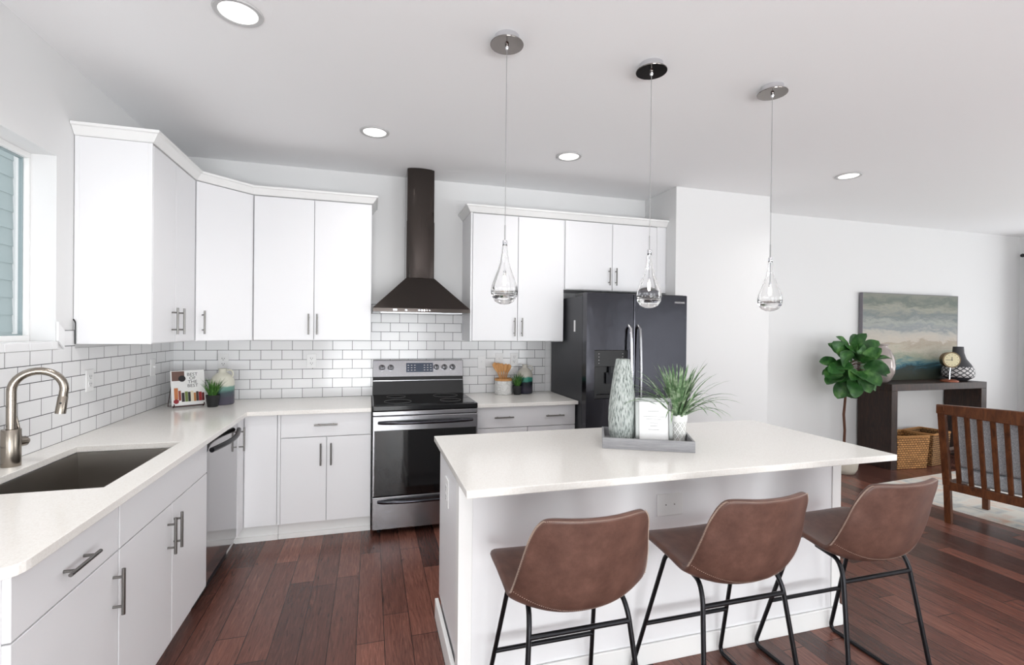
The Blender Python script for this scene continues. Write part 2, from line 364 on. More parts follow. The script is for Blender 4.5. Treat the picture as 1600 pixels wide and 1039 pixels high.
# corner upper, diagonal door
c=thing('corner_cabinet','white upper cabinet set diagonally across the corner above the cookbook','cabinet',(.3,-.3,ZU0),group=UG)
A=Vector((XU,-.633,0)); B=Vector((.6245,YU,0)); dn=Vector((B.y-A.y,-(B.x-A.x),0)).normalized(); dd=(B-A).normalized()
Ai=A-dn*.02; Bi=B-dn*.02
obj('body',MB().prism([(.003,-.003),(.003,-.633),(A.x-.018,-.633),(Ai.x,Ai.y),(Bi.x,Bi.y),(.6225,YU+.02),(.6225,-.003)],ZU0,ZU1),CAB,c)
a=A+dd*.004; b=B-dd*.004
dm=MB().prism([(a.x,a.y),(b.x,b.y),((b-dn*.018).x,(b-dn*.018).y),((a-dn*.018).x,(a-dn*.018).y)],ZU0+.003,ZU1-.004)
d=obj('door',dm,CAB,c,bevel=.0018); hp=A+dd*.045; handle(d,(hp.x,hp.y,1.512),(0,0,1),dn)
# back wall upper left of hood
c=thing('upper_cabinet','white two-door upper cabinet on the back wall left of the range hood','cabinet',(1.04,-.18,ZU0),group=UG)
obj('body',MB().box(.6265,1.4508,YU+.02,-.003,ZU0,ZU1),CAB,c,bevel=.0015)
d=door_y(c,.6275,1.038,ZU0+.003,ZU1-.004,YU); handle(d,(1.004,YU,1.511),(0,0,1),(0,-1,0))
d=door_y(c,1.038,1.4508,ZU0+.003,ZU1-.004,YU); handle(d,(1.063,YU,1.511),(0,0,1),(0,-1,0))
c=thing('upper_cabinet','white two-door upper cabinet between the range hood and the fridge','cabinet',(2.64,-.18,ZU0),group=UG)
obj('body',MB().box(2.2295,3.0565,YU+.02,-.003,ZU0,ZU1).box(2.2295,2.244,YU+.001,YU+.02,ZU0,ZU1),CAB,c,bevel=.0015)
d=door_y(c,2.246,2.637,ZU0+.003,ZU1-.004,YU); handle(d,(2.607,YU,1.508),(0,0,1),(0,-1,0))
d=door_y(c,2.637,3.054,ZU0+.003,ZU1-.004,YU); handle(d,(2.672,YU,1.508),(0,0,1),(0,-1,0))
c=thing('upper_cabinet','short white two-door cabinet above the fridge','cabinet',(3.56,-.18,1.84),group=UG)
obj('body',MB().box(3.0595,4.07,YU+.02,-.003,1.84,ZU1).box(3.975,4.07,YU+.004,YU+.02,1.84,ZU1),CAB,c,bevel=.0015)
d=door_y(c,3.063,3.518,1.843,ZU1-.004,YU); handle(d,(3.484,YU,1.966),(0,0,1),(0,-1,0))
d=door_y(c,3.518,3.973,1.843,ZU1-.004,YU); handle(d,(3.55,YU,1.966),(0,0,1),(0,-1,0))
def sweep(path,prof):
    P=[Vector((x,y)) for x,y in path]; rows=[]
    for i in range(len(P)):
        def nr(a,b): d=(b-a).normalized(); return Vector((d.y,-d.x))
        if i==0: n=nr(P[0],P[1]); k=1
        elif i==len(P)-1: n=nr(P[-2],P[-1]); k=1
        else:
            n1=nr(P[i-1],P[i]); n2=nr(P[i],P[i+1]); n=(n1+n2).normalized(); k=1/n.dot(n1)
        rows.append([(P[i].x+n.x*o_*k,P[i].y+n.y*o_*k,z) for o_,z in prof])
    m=MB(); np_=len(prof)
    m.add([p for r in rows for p in r],[(i*np_+j,i*np_+(j+1)%np_,(i+1)*np_+(j+1)%np_,(i+1)*np_+j) for i in range(len(rows)-1) for j in range(np_)]+[tuple(range(np_-1,-1,-1)),tuple((len(rows)-1)*np_+j for j in range(np_))])
    return m
CP=[(-.03,2.447),(.004,2.447),(.010,2.452),(.034,2.486),(.044,2.49),(.044,2.503),(-.03,2.503)]
tag(obj('crown_moulding',sweep([(.002,-1.287),(XU,-1.287),(XU,-.633),(.6245,YU),(1.4508,YU),(1.4508,-.002)],CP),TRIM,recalc=True),'white crown moulding along the upper cabinets left of the hood','moulding','crown mouldings on the upper cabinets')
tag(obj('crown_moulding',sweep([(2.2295,-.002),(2.2295,YU),(4.07,YU)],CP),TRIM,recalc=True),'white crown moulding along the upper cabinets right of the hood','moulding','crown mouldings on the upper cabinets')
# base cabinets
XF,YF=.629,-.614; ZB,ZT=.115,.8855; ZD=.715
BG='white flat-front base cabinets'
def toe_x(c,y0,y1): obj('toe_kick',MB().box(XF-.085,XF-.07,y0,y1,0,ZB),CAB,c)
def toe_y(c,x0,x1): obj('toe_kick',MB().box(x0,x1,YF+.05,YF+.065,0,ZB).box(x0,x1,YF+.038,YF+.05,0,.035),TRIM,c,bevel=.002)
c=thing('base_cabinet','white base cabinet with one drawer at the near end of the sink counter','cabinet',(.3,-2.56,0),group=BG)
obj('body',MB().box(.002,XF-.02,-2.82,-2.305,ZB,ZT),CAB,c,bevel=.0015); toe_x(c,-2.82,-2.305)
d=door_x(c,-2.823,-2.305,ZD,.884,XF,'drawer'); handle(d,(XF,-2.565,.79),(0,1,0),(1,0,0))
d=door_x(c,-2.823,-2.305,ZB,ZD,XF); handle(d,(XF,-2.342,.588),(0,0,1),(1,0,0))
c=thing('base_cabinet','white two-door base cabinet under the sink','cabinet',(.3,-1.84,0),group=BG)
obj('body',MB().box(.002,.03,-2.302,-1.379,ZB,ZT).box(.03,XF-.02,-2.302,-2.284,ZB,ZT).box(.03,XF-.02,-1.397,-1.379,ZB,ZT).box(.03,XF-.02,-2.284,-1.397,ZB,ZB+.02).box(XF-.04,XF-.02,-2.284,-1.397,ZD,ZT),CAB,c,bevel=.0015); toe_x(c,-2.302,-1.379)
door_x(c,-2.302,-1.379,ZD,.884,XF,'false_drawer_front')
d=door_x(c,-2.302,-1.841,ZB,ZD,XF); handle(d,(XF,-1.89,.589),(0,0,1),(1,0,0))
d=door_x(c,-1.841,-1.379,ZB,ZD,XF); handle(d,(XF,-1.82,.589),(0,0,1),(1,0,0))
c=thing('corner_base_cabinet','white corner base cabinet with a folded two-panel door beside the dishwasher','cabinet',(.3,-.3,0),group=BG)
obj('body',MB().prism([(.002,-.002),(.002,-.762),(XF-.02,-.762),(XF-.02,YF+.02),(.838,YF+.02),(.838,-.002)],ZB,ZT),CAB,c)
obj('toe_kick',MB().box(XF-.085,XF-.07,-.762,YF+.065,0,ZB).box(XF-.085,.838,YF+.05,YF+.065,0,ZB).box(XF-.06,.838,YF+.038,YF+.05,0,.035),TRIM,c)
d=door_x(c,-.765,YF-.0005,ZB,.884,XF); handle(d,(XF,-.74,.749),(0,0,1),(1,0,0))
door_y(c,XF+.001,.836,ZB,.884,YF)
c=thing('base_cabinet','white base cabinet with one drawer over two doors left of the stove','cabinet',(1.15,-.3,0),group=BG)
obj('body',MB().box(.84,1.459,YF+.02,-.002,ZB,ZT).box(.838,.856,YF+.003,YF+.02,ZB,ZT),CAB,c,bevel=.0015); toe_y(c,.84,1.459)
d=door_y(c,.856,1.459,ZD,.884,YF,'drawer'); handle(d,(1.152,YF,.802),(1,0,0),(0,-1,0))
d=door_y(c,.856,1.156,ZB,ZD,YF); handle(d,(1.119,YF,.594),(0,0,1),(0,-1,0))
d=door_y(c,1.156,1.459,ZB,ZD,YF); handle(d,(1.187,YF,.594),(0,0,1),(0,-1,0))
c=thing('base_cabinet','white base cabinet with a wide drawer between the stove and the fridge','cabinet',(2.66,-.3,0),group=BG)
obj('body',MB().box(2.24,3.066,YF+.02,-.002,ZB,ZT),CAB,c,bevel=.0015); toe_y(c,2.24,3.066)
d=door_y(c,2.242,3.066,ZD,.884,YF,'drawer'); handle(d,(2.455,YF,.8),(1,0,0),(0,-1,0)); handle(d,(2.88,YF,.8),(1,0,0),(0,-1,0))
for x0,x1,hx in ((2.242,2.655,2.62),(2.655,3.066,2.69)): d=door_y(c,x0,x1,ZB,ZD,YF); handle(d,(hx,YF,.594),(0,0,1),(0,-1,0))
# countertops
ZC0,ZC1=.886,.914
YC=-.668
def slab_with_hole():
    m=MB(); SX0,SX1,SY0,SY1=.132,.553,-2.235,-1.52; E=-2.865
    m.box(.002,SX0,E,-.002,ZC0,ZC1) if False else None
    outer=[(.002,E)]+arc(.66-.06,E+.06,.06,-90,0,6)+[(.66,YC),(1.459,YC),(1.459,-.0085),(.002,-.0085)]
    hole=[(SX0,SY0),(SX1,SY0),(SX1,SY1),(SX0,SY1)]
    b=bmesh.new()
    def loop(p,z): return [b.verts.new((x,y,z)) for x,y in p]
    es=[]
    for z in (ZC1,):
        o=loop(outer,z); h=loop(hole,z)
        for L in (o,h):
            for i in range(len(L)): es.append(b.edges.new((L[i],L[(i+1)%len(L)])))
        bmesh.ops.triangle_fill(b,edges=es,use_beauty=True)
    fs=list(b.faces)
    r=bmesh.ops.extrude_face_region(b,geom=fs); vs=[g for g in r['geom'] if isinstance(g,bmesh.types.BMVert)]
    bmesh.ops.translate(b,verts=vs,vec=(0,0,ZC0-ZC1)); bmesh.ops.recalc_face_normals(b,faces=b.faces)
    b.verts.ensure_lookup_table(); b.verts.index_update()
    m.add([tuple(v.co) for v in b.verts],[tuple(v.index for v in f.verts) for f in b.faces]); b.free(); return m
tag(obj('worktop',slab_with_hole(),QUARTZ,bevel=.0025),'L-shaped pale quartz worktop with the sink cut into it','worktop','pale quartz worktops')
tag(obj('worktop',MB().box(2.233,3.068,YC,-.0085,ZC0,ZC1),QUARTZ,bevel=.0025),'short pale quartz worktop between the stove and the fridge','worktop','pale quartz worktops')
# sink
c=thing('sink','rectangular stainless steel undermount sink in the left worktop','sink',(.34,-1.88,.68))
SX0,SX1,SY0,SY1=.134,.551,-2.233,-1.522
b=MB(); ZS=.885
ins=[(SX0,SY0),(SX1,SY0),(SX1,SY1),(SX0,SY1)]; t=.004
bot=[(SX0+.012,SY0+.012),(SX1-.012,SY0+.012),(SX1-.012,SY1-.012),(SX0+.012,SY1-.012)]
vs=[(x,y,ZS) for x,y in ins]+[(x,y,.67) for x,y in bot]
b.add(vs,[(4,5,6,7),(0,4,7,3),(1,5,4,0),(2,6,5,1),(3,7,6,2)])
obj('basin',b,SINKM,c,solid=.003,soff=1,bevel=.012,seg=3)
obj('drain',MB().lathe([(.042,.6705),(.042,.674),(.03,.672),(.0,.6715)],.34,-1.75,24,cap=False),CHROME,c,smooth=True)
# faucet
c=thing('faucet','brushed nickel pull-down kitchen faucet arching over the sink','faucet',(.068,-1.842,.914))
fx,fy=.068,-1.842
obj('body',MB().lathe([(.030,.9145),(.0305,.917),(.0305,1.06),(.029,1.063),(0,1.063)],fx,fy,32),FAUC,c,smooth=True)
dx,dy=.92,.39  # spout direction
dv=Vector((dx,dy,0)).normalized()
pts=[Vector((fx,fy,1.06)),Vector((fx,fy,1.16))]
rad=.078; cc=Vector((fx,fy,1.215))+dv*rad
for k in range(0,17): 
    a=PI-(PI*1.07)*k/16; pts.append(cc+dv*math.cos(a)*rad+Vector((0,0,math.sin(a)*rad)))
spd=(pts[-1]-pts[-2]).normalized()
pts.append(pts[-1]+spd*.012)
obj('spout',MB().tube(pts,.0155,20),FAUC,c,smooth=True)
hd=obj('spray_head',MB().tube([pts[-1],pts[-1]+spd*.004,pts[-1]+spd*.005,pts[-1]+spd*.075],[.0165,.0165,.0172,.0185],20),FAUC,c,smooth=True)
bp_=pts[-1]+spd*.03+Vector((.2,-.95,0)).normalized()*.016; obj('spray_button',MB().tube([bp_,bp_+Vector((.2,-.95,0)).normalized()*.004],.004,12),BLACK,hd)
lv=Vector((.35,.93,0)).normalized()
obj('lever_hub',MB().tube([Vector((fx,fy,1.005)),Vector((fx,fy,1.005))+lv*.052,Vector((fx,fy,1.005))+lv*.062],[.02,.02,.012],20),FAUC,c,smooth=True)
q=Vector((fx,fy,1.02))+lv*.036; obj('lever',MB().tube([q,q+Vector((-.012,-.008,.09))],[.0055,.0045],12),FAUC,c,smooth=True)
# dishwasher
c=thing('dishwasher','stainless dishwasher with a curved bar handle in the left base run','dishwasher',(.3,-1.07,0))
Y0,Y1=-1.376,-.768
obj('tub',MB().box(.03,XF-.03,Y0+.003,Y1-.003,.1,.883),DKMET,c)
obj('door',MB().box(XF-.03,XF-.004,Y0+.003,Y1-.003,.125,.868),mat('polished_stainless',rgb(158,156,157),.09,1),c,bevel=.004)
obj('control_strip',MB().box(XF-.03,XF-.006,Y0+.003,Y1-.003,.87,.883),BLACK,c)
hb=MB(); hp=[]
for k in range(13):
    t_=k/12; y=Y0+.03+(Y1-Y0-.06)*t_; hp.append((XF+.012+.038*math.sin(PI*t_),y,.825))
hb.tube(hp,.014,12); obj('handle',hb,DKMET,c,smooth=True)
obj('kick_plate',MB().box(XF-.075,XF-.06,Y0+.003,Y1-.003,.005,.12),BLACK,c)
# ------------------------------------------------------------------ range
c=thing('kitchen_range','black stainless electric range with five knobs between the base cabinets','stove',(1.848,-.35,0))
X0,X1=1.468,2.228; YR=-.70
obj('body',MB().box(X0,X1,YR+.03,-.02,.06,.885),DKMET,c)
for sx_ in (X0+.05,X1-.05):
    for yy in (-.62,-.1): obj('foot',MB().lathe([(.015,0),(.015,.06)],sx_,yy,12),BLACK,c)
obj('cooktop',MB().box(X0-.001,X1+.001,YR-.004,-.09,.892,.932),mat('cooktop_black',rgb(20,21,23),.16),c,bevel=.006)
obj('cooktop_glass',MB().box(X0+.02,X1-.02,YR+.03,-.12,.9325,.934),BLKGL,c)
RGM=mat('ring_grey',rgb(120,120,120),.5)
for (bx,by,br_) in ((1.65,-.52,.1),(2.05,-.52,.08),(1.65,-.25,.075),(2.05,-.25,.1)):
    bn=MB().tube([(bx+br_*math.cos(a*PI/16),by+br_*math.sin(a*PI/16),.9344) for a in range(32)],.0008,4,closed=True); obj('burner_ring',bn,RGM,c)
obj('front_rail',MB().box(X0,X1,YR,YR+.03,.86,.889),STEELL,c,bevel=.003)
dr=obj('oven_door',MB().box(X0,X1,YR-.008,YR+.025,.285,.856),STEELL,c,bevel=.004)
obj('door_window',MB().box(X0+.012,X1-.012,YR-.0095,YR-.002,.288,.755),BLKGL,dr,bevel=.002)
def curved_handle(z,y,name,par):
    pts=[]
    for k in range(17):
        t_=k/16; x=X0+.04+(X1-X0-.08)*t_; pts.append((x,y-.042*min(1,math.sin(PI*t_)**.5),z))
    return obj(name,MB().tube(pts,.0125,12),STEEL,par,smooth=True)
curved_handle(.81,YR-.004,'handle',dr)
dw=obj('storage_drawer',MB().box(X0,X1,YR-.006,YR+.025,.045,.279),STEELL,c,bevel=.004)
curved_handle(.245,YR-.004,'handle',dw)
tx=text_mesh('FRIGIDAIRE',.02,.0003); tx.xf(plane_xf((2.075,YR-.0105,.352),(1,0,0),(0,0,1))); k=len(tx.v)
t2=text_mesh('GALLERY',.012,.0003).xf(plane_xf((2.075,YR-.0105,.334),(1,0,0),(0,0,1))); tx.add(t2.v,t2.f)
obj('badge',tx,WHITEP,dr)
# backguard
obj('back_guard',MB().hexa([(X0,-.12,.932),(X1,-.12,.932),(X1,-.02,.932),(X0,-.02,.932)],[(X0,-.085,1.08),(X1,-.085,1.08),(X1,-.02,1.08),(X0,-.02,1.08)]),BLACK,c,bevel=.003)
bt=MB(); 
for z_ in (.99,1.045): bt.box(X0+.004,X1-.004,-.118+ (z_-.932)*.24,-.10,z_,z_+.006)
obj('guard_strip',bt,STEELL,c)
cp_=obj('control_panel',MB().hexa([(X0,-.105,1.078),(X1,-.105,1.078),(X1,-.02,1.078),(X0,-.02,1.078)],[(X0,-.075,1.218),(X1,-.075,1.218),(X1,-.02,1.218),(X0,-.02,1.218)]),STEELL,c,bevel=.004)
pn=Vector((0,-.14,.03)).normalized()*-1; pn=Vector((0,-.978,-.2095))*1
pn=Vector((0,-.14,.03)).normalized()
pz=Vector((0,.03,.14)).normalized()
def pp(x,z): return Vector((x,-.105+(z-1.078)/.14*.03,z))
ds=obj('display',MB().box(-.113,.113,-.039,.039,0,.003).xf(plane_xf(pp(1.853,1.155),(1,0,0),pz)),mat('display_glass',rgb(70,80,98),.12),cp_,bevel=.001)
for jj in (range(0,4),range(4,8)):
  tx2=MB()
  for i in range(3):
    for j in jj:
        x_=-.095+j*.027
        if abs(x_)<.02: continue
        tx2.box(x_-.006,x_+.006,-.024+i*.021,-.02+i*.021,.003,.0034)
  obj('display_marks',tx2.xf(plane_xf(pp(1.853,1.155),(1,0,0),pz)),WHITEP,ds)
KNOBM=mat('knob_steel',rgb(128,128,132),.32,1)
for kx in (1.542,1.612,1.993,2.063,2.133):
    b0=pp(kx,1.155); kb=obj('knob',MB().tube([b0,b0+pn*.006,b0+pn*.007,b0+pn*.028,b0+pn*.03],[.027,.027,.022,.0195,.017],24),KNOBM,cp_,smooth=True)
    obj('pointer',MB().box(-.003,.003,-.018,.018,0,.003).xf(plane_xf(b0+pn*.03,(1,0,0),pz)),BLACK,kb)
# ------------------------------------------------------------------ hood
c=thing('range_hood','black stainless chimney range hood above the stove','range hood',(1.84,-.25,1.6))
obj('canopy',MB().hexa([(1.462,-.49,1.643),(2.206,-.49,1.643),(2.206,-.01,1.643),(1.462,-.01,1.643)],[(1.722,-.29,1.898),(1.945,-.29,1.898),(1.945,-.01,1.898),(1.722,-.01,1.898)]),HOODM,c,bevel=.003)
rm=obj('control_rim',MB().box(1.462,2.206,-.494,-.01,1.612,1.643),HOODM,c,bevel=.002)
cc_=MB()
for i in range(5): cc_.box(1.80+i*.02,1.812+i*.02,-.496,-.493,1.622,1.634)
cc_.box(1.61,1.64,-.496,-.493,1.622,1.636).box(1.7,1.715,-.496,-.493,1.622,1.634)
obj('control_buttons',cc_,CHROME,rm)
obj('filter',MB().box(1.52,2.15,-.44,-.06,1.606,1.614),STEELL,c)
def chim(w2,yb,z0,z1):
    # bowed front
    p=[(1.8335-w2,-.01),(1.8335-w2,yb+.03)]
    for k in range(9):
        t_=k/8; p.append((1.8335-w2+2*w2*t_,yb+.03-.035*math.sin(PI*t_)**.6 if 0<k<8 else yb+.028))
    p.append((1.8335+w2,-.01)); return MB().prism(p,z0,z1)
obj('chimney_lower',chim(.112,-.29,1.898,2.36),HOODM,c,smooth=True)
obj('chimney_upper',chim(.109,-.287,2.36,HC-.002),HOODM,c,smooth=True)
# ------------------------------------------------------------------ fridge
c=thing('refrigerator','black stainless side-by-side refrigerator with ice dispenser','refrigerator',(3.53,-.4,0))
FX0,FX1,FS=3.073,3.989,3.486
obj('cabinet_shell',MB().box(FX0+.003,FX1-.003,-.715,-.03,.03,1.765),mat('fridge_side',rgb(64,65,69),.42,.4),c,bevel=.004)
obj('top_hinge_cover',MB().box(FX0+.01,FX0+.2,-.76,-.55,1.766,1.79).box(FX1-.2,FX1-.01,-.76,-.55,1.766,1.79),BLACK,c,bevel=.004)
obj('grille',MB().box(FX0+.01,FX1-.01,-.74,-.71,.01,.085),BLACK,c)
d1=obj('freezer_door',MB().box(FX0,3.142,-.8,-.725,.095,1.785).box(3.435,FS-.003,-.8,-.725,.095,1.785).box(3.142,3.435,-.8,-.725,1.332,1.785).box(3.142,3.435,-.8,-.725,.095,.945).box(3.142,3.435,-.74,-.725,.945,1.332),STEEL,c,bevel=.0)
d2=obj('fridge_door',MB().box(FS+.003,FX1,-.8,-.725,.095,1.785),STEEL,c,bevel=.008)
dp=obj('dispenser',MB().box(3.144,3.433,-.797,-.742,1.2,1.33).box(3.144,3.165,-.797,-.742,.947,1.2).box(3.412,3.433,-.797,-.742,.947,1.2).box(3.165,3.412,-.797,-.742,.947,.975).box(3.165,3.412,-.75,-.742,.975,1.2),BLACK,d1,bevel=.002)
obj('dispenser_paddle',MB().box(3.26,3.32,-.772,-.765,1.06,1.15).tube([(3.29,-.765,1.2),(3.29,-.77,1.13)],.01,10),DKMET,dp)
q=MB()
for i in range(4):
    q.box(3.18,3.184,-.799,-.797,1.225+i*.025,1.229+i*.025).box(3.39,3.394,-.799,-.797,1.225+i*.025,1.229+i*.025)
obj('control_marks',q,WHITEP,dp)
for hx,s_,dd_ in ((FS-.045,-1,d1),(FS+.04,1,d2)):
    pts=[(hx,-.798,1.53)]
    for k in range(13):
        t_=k/12; pts.append((hx,-.835-.02*math.sin(PI*t_),1.5-t_*.95))
    pts.append((hx,-.798,.52))
    obj('handle',MB().tube(pts,.0125,14),CHROME if s_<0 else STEELL,dd_,smooth=True)
tx=text_mesh('FRIGIDAIRE',.019,.0004).xf(plane_xf((3.915,-.8012,1.724),(1,0,0),(0,0,1))); bb=obj('badge_plate',MB().box(3.872,3.958,-.8008,-.799,1.712,1.736),mat('badge_grey',rgb(60,60,64),.3,.8),d2); obj('badge',tx,WHITEP,bb)
obj('sticker',MB().box(3.0742,3.0765,-.575,-.545,1.475,1.57),WHITEP,c)
# ------------------------------------------------------------------ island
c=thing('kitchen_island','large white kitchen island with a pale quartz top','kitchen island',(2.8,-2.1,0))
IX0,IX1,IY0,IY1=1.796,3.752,-2.373,-1.79
obj('body',MB().box(IX0+.012,IX1-.012,IY0+.012,IY1,.0,.8855),CAB,c)
for x0 in (IX0,IX1-.012): obj('side_panel',MB().box(x0,x0+.012,IY0+.06,IY1-.01,.13,.885),CAB,c,bevel=.001)
for x0,x1 in ((IX0-.006,IX0+.05),(IX1-.05,IX1+.006)): obj('corner_post',MB().box(x0,x1,IY0-.006,IY0+.055,.0,.8855),TRIM,c,bevel=.002)
obj('front_panel',MB().box(IX0+.05,IX1-.05,IY0,IY0+.012,.09,.8855),CAB,c)
obj('base_trim',MB().box(IX0+.05,IX1-.05,IY0-.012,IY0,0,.09).box(IX0-.018,IX0-.0,IY0-.018,IY1+.01,0,.1).box(IX1,IX1+.018,IY0-.018,IY1+.01,0,.1).box(IX0-.006,IX0+.05,IY0-.018,IY0-.006,0,.1).box(IX1-.05,IX1+.006,IY0-.018,IY0-.006,0,.1),TRIM,c,bevel=.003)
xs=[IX0+.01,2.45,3.1,IX1-.01]
for a_,b_2 in zip(xs[:-1],xs[1:]):
    for s_ in (0,1):
        xa=a_+(b_2-a_)/2*s_; obj('door',MB().box(xa+G,xa+(b_2-a_)/2-G,IY1,IY1+.019,.115,.88),CAB,c,bevel=.0015)
obj('island_top',MB().box(1.778,3.833,-2.597,-1.687,ZC0,ZC1),QUARTZ,c,bevel=.0025,label='pale speckled quartz top')
# outlets
def outlet(name,label,o,xd,zd,kind='duplex',w_=.072,h_=.116,group=None):
    o=Vector(o); X=Vector(xd).normalized(); Z=Vector(zd).normalized(); N=X.cross(Z)
    t_=thing(name,label,'outlet' if kind!='switch' else 'light switch',o,group=group)
    Mx=plane_xf(o,X,Z)
    pl=obj('cover_plate',MB().box(-w_/2,w_/2,-h_/2,h_/2,0,.006).xf(Mx),WHP,t_,bevel=.002)
    if kind=='duplex':
        for s_ in (-1,1):
            a_=0,s_*.02
            rc=obj('socket',MB().box(-.017,.017,a_[1]-.0145,a_[1]+.0145,.006,.0085).xf(Mx),WHP,t_,bevel=.001)
            obj('slots',MB().box(-.009,-.006,a_[1]-.002,a_[1]+.008,.0084,.0089).box(.006,.009,a_[1]-.002,a_[1]+.007,.0084,.0089).box(-.0025,.0025,a_[1]-.011,a_[1]-.006,.0084,.0089).xf(Mx),BLACK,rc)
    elif kind=='switch':
        obj('toggle',MB().box(-.006,.006,-.012,.012,.006,.008).box(-.003,.003,-.002,.01,.008,.02).xf(Mx),WHP,t_,bevel=.001)
    else:
        obj('screws',MB().tube([(-.022,0,.005),(-.022,0,.0075)],.003,8).tube([(.022,0,.005),(.022,0,.0075)],.003,8).xf(Mx),NICKEL,t_)
    return t_
OG='outlets and switches'
outlet('wall_outlet','white wall outlet on the left tile wall near the faucet',(TT+.0005,-1.16,1.19),(0,1,0),(0,0,1),group=OG)
outlet('light_switch','white switch plate on the left tile wall near the corner',(TT+.0005,-.385,1.2),(0,1,0),(0,0,1),'switch',group=OG)
outlet('wall_outlet','white outlet on the back tile wall above the left jug',(.345,-TT-.0005,1.215),(1,0,0),(0,0,1),group=OG)
outlet('wall_outlet','white outlet on the back tile wall left of the stove',(.986,-TT-.0005,1.213),(1,0,0),(0,0,1),group=OG)
outlet('light_switch','white switch plate on the tiles just right of the stove',(2.412,-TT-.0005,1.19),(1,0,0),(0,0,1),'switch',group=OG)
outlet('light_switch','white switch plate on the tiles above the wooden spoons',(2.575,-TT-.0005,1.215),(1,0,0),(0,0,1),'switch',group=OG)
outlet('wall_outlet','white outlet on the tiles above the jug near the fridge',(2.716,-TT-.0005,1.215),(1,0,0),(0,0,1),group=OG)
outlet('outlet_cover','blank white double-width cover plate on the island front',(2.753,IY0-.0005,.702),(1,0,0),(0,0,1),'blank',.132,.1,group=OG)
outlet('wall_outlet','white outlet on the left end of the island',(IX0-.0005,-2.06,.735),(0,-1,0),(0,0,1),group=OG,w_=.085,h_=.125)
# ------------------------------------------------------------------ ceiling lights
LENS=mat('lamp_lens',rgb(255,255,255),.5,emit=(1,.97,.93,1),es=2.2)
LR=mat('lamp_ring',rgb(196,196,196),.45)
DL=[(.91,-2.01,'round recessed ceiling light at the top left, nearest the sink','b'),(1.463,-.921,'recessed ceiling light in front of the range hood','a'),(2.863,-.904,'recessed ceiling light above the fridge end of the kitchen','a'),(5.236,-1.203,'recessed ceiling light over the living area on the right','a')]
DL+=[(1.15,-3.9,'added unseen recessed ceiling light over the near end of the sink counter, above the frame','a'),(2.8,-3.9,'added unseen recessed ceiling light above the bar stools, out of the frame','a'),(4.4,-2.9,'added unseen recessed ceiling light past the right end of the island','a'),(1.8,-5.9,'added unseen recessed ceiling light near the glass doors on the left','a')]  # extra out-of-view fixtures, added to brighten the lower half of the room
for x,y,lb,k_ in DL:
    t_=thing('recessed_light',lb,'ceiling light',(x,y,HC-.004),group='recessed ceiling lights')
    r_=.096
    obj('trim_ring',MB().lathe([(.072,HC-.001),(.076,HC-.006),(r_-.004,HC-.007),(r_,HC-.001)],x,y,40,cap=False),LR,t_,smooth=True)
    obj('lens',MB().lathe([(.0,HC-.0035),(.074,HC-.0035)],x,y,40,cap=False),LENS,t_,recalc=True)
    l=bpy.data.lights.new('recessed_lamp','SPOT'); l.energy=34 if abs(y+.91)<.1 else (45 if x>4 else 85); l.spot_size=R(150); l.spot_blend=1.0; l.shadow_soft_size=.07; l.color=(1,.985,.965)
    lo=bpy.data.objects.new('recessed_lamp',l); COL.objects.link(lo); lo.parent=t_; lo.location=(0,0,-.012)
# ------------------------------------------------------------------ pendants
def pendant(x,y,label,dz=0):
    t_=thing('pendant_light',label,'pendant light',(x,y,HC),group='glass teardrop pendants over the island')
    obj('ceiling_cup',MB().lathe([(.055,-.0005),(.055,-.034),(.0,-.034)],0,0,40,cap=False),CHROME,t_,local=True,smooth=True)
    obj('canopy_plate',MB().lathe([(.0,-.034),(.074,-.034),(.075,-.0365),(.074,-.039),(.0,-.039)],0,0,40,cap=False),mat('plate_nickel',rgb(128,122,118),.12,1),t_,local=True,smooth=True)
    obj('cord_grip',MB().lathe([(0,-.039),(.008,-.04),(.009,-.05),(.004,-.058),(.0,-.058)],0,0,16,cap=False),CHROME,t_,local=True,smooth=True)
    zt=1.875-HC+dz; zb=1.595-HC+dz
    obj('cord',MB().tube([(0,0,-.055),(0,0,zt-.01)],.0017,8).tube([(0,0,zt+.075),(0,0,zt-.005)],.0032,8),mat('cord_clear',rgb(170,170,170),.3,.6),t_,local=True,smooth=True)
    obj('collar',MB().lathe([(.004,zt+.008),(.0105,zt+.006),(.0115,zt-.002),(.0105,zt-.012),(.004,zt-.014)],0,0,20),CHROME,t_,local=True,smooth=True)
    outer=[(.0,zb),(.02,zb+.002),(.042,zb+.013),(.056,zb+.034),(.0605,zb+.058),(.057,zb+.085),(.045,zb+.118),(.031,zb+.155),(.0205,zb+.19),(.0145,zb+.225),(.0115,zb+.26),(.0105,zt-.012)]
    inner=[(.0085,zt-.012),(.0092,zb+.26),(.012,zb+.225),(.0178,zb+.19),(.0275,zb+.155),(.041,zb+.118),(.0525,zb+.085),(.0545,zb+.062),(.05,zb+.046),(.03,zb+.04),(.0,zb+.036)]
    g=MB().lathe(outer+inner,0,0,48,cap=False)
    obj('glass_drop',g,CLEAR,t_,local=True,smooth='all',recalc=True)
    obj('lamp_stem',MB().tube([(0,0,zt-.01),(0,0,zb+.15)],.0028,8).tube([(0,0,zb+.15),(0,0,zb+.128)],.007,12),CHROME,t_,local=True,smooth=True)
    obj('bulb',MB().lathe([(.0,zb+.083),(.005,zb+.085),(.0075,zb+.095),(.0075,zb+.115),(.005,zb+.128),(0,zb+.129)],0,0,16,cap=False),mat('bulb_glow',rgb(255,250,240),.3,emit=(1,.93,.82,1),es=22),t_,local=True,smooth=True)
    return t_
for x,lb in ((2.022,'leftmost of the three clear glass teardrop pendants over the island'),(2.757,'middle of the three clear glass teardrop pendants, hanging before the fridge'),(3.489,'rightmost of the three clear glass teardrop pendants, before the pantry wall edge')):
    pendant(x,-2.18,lb)
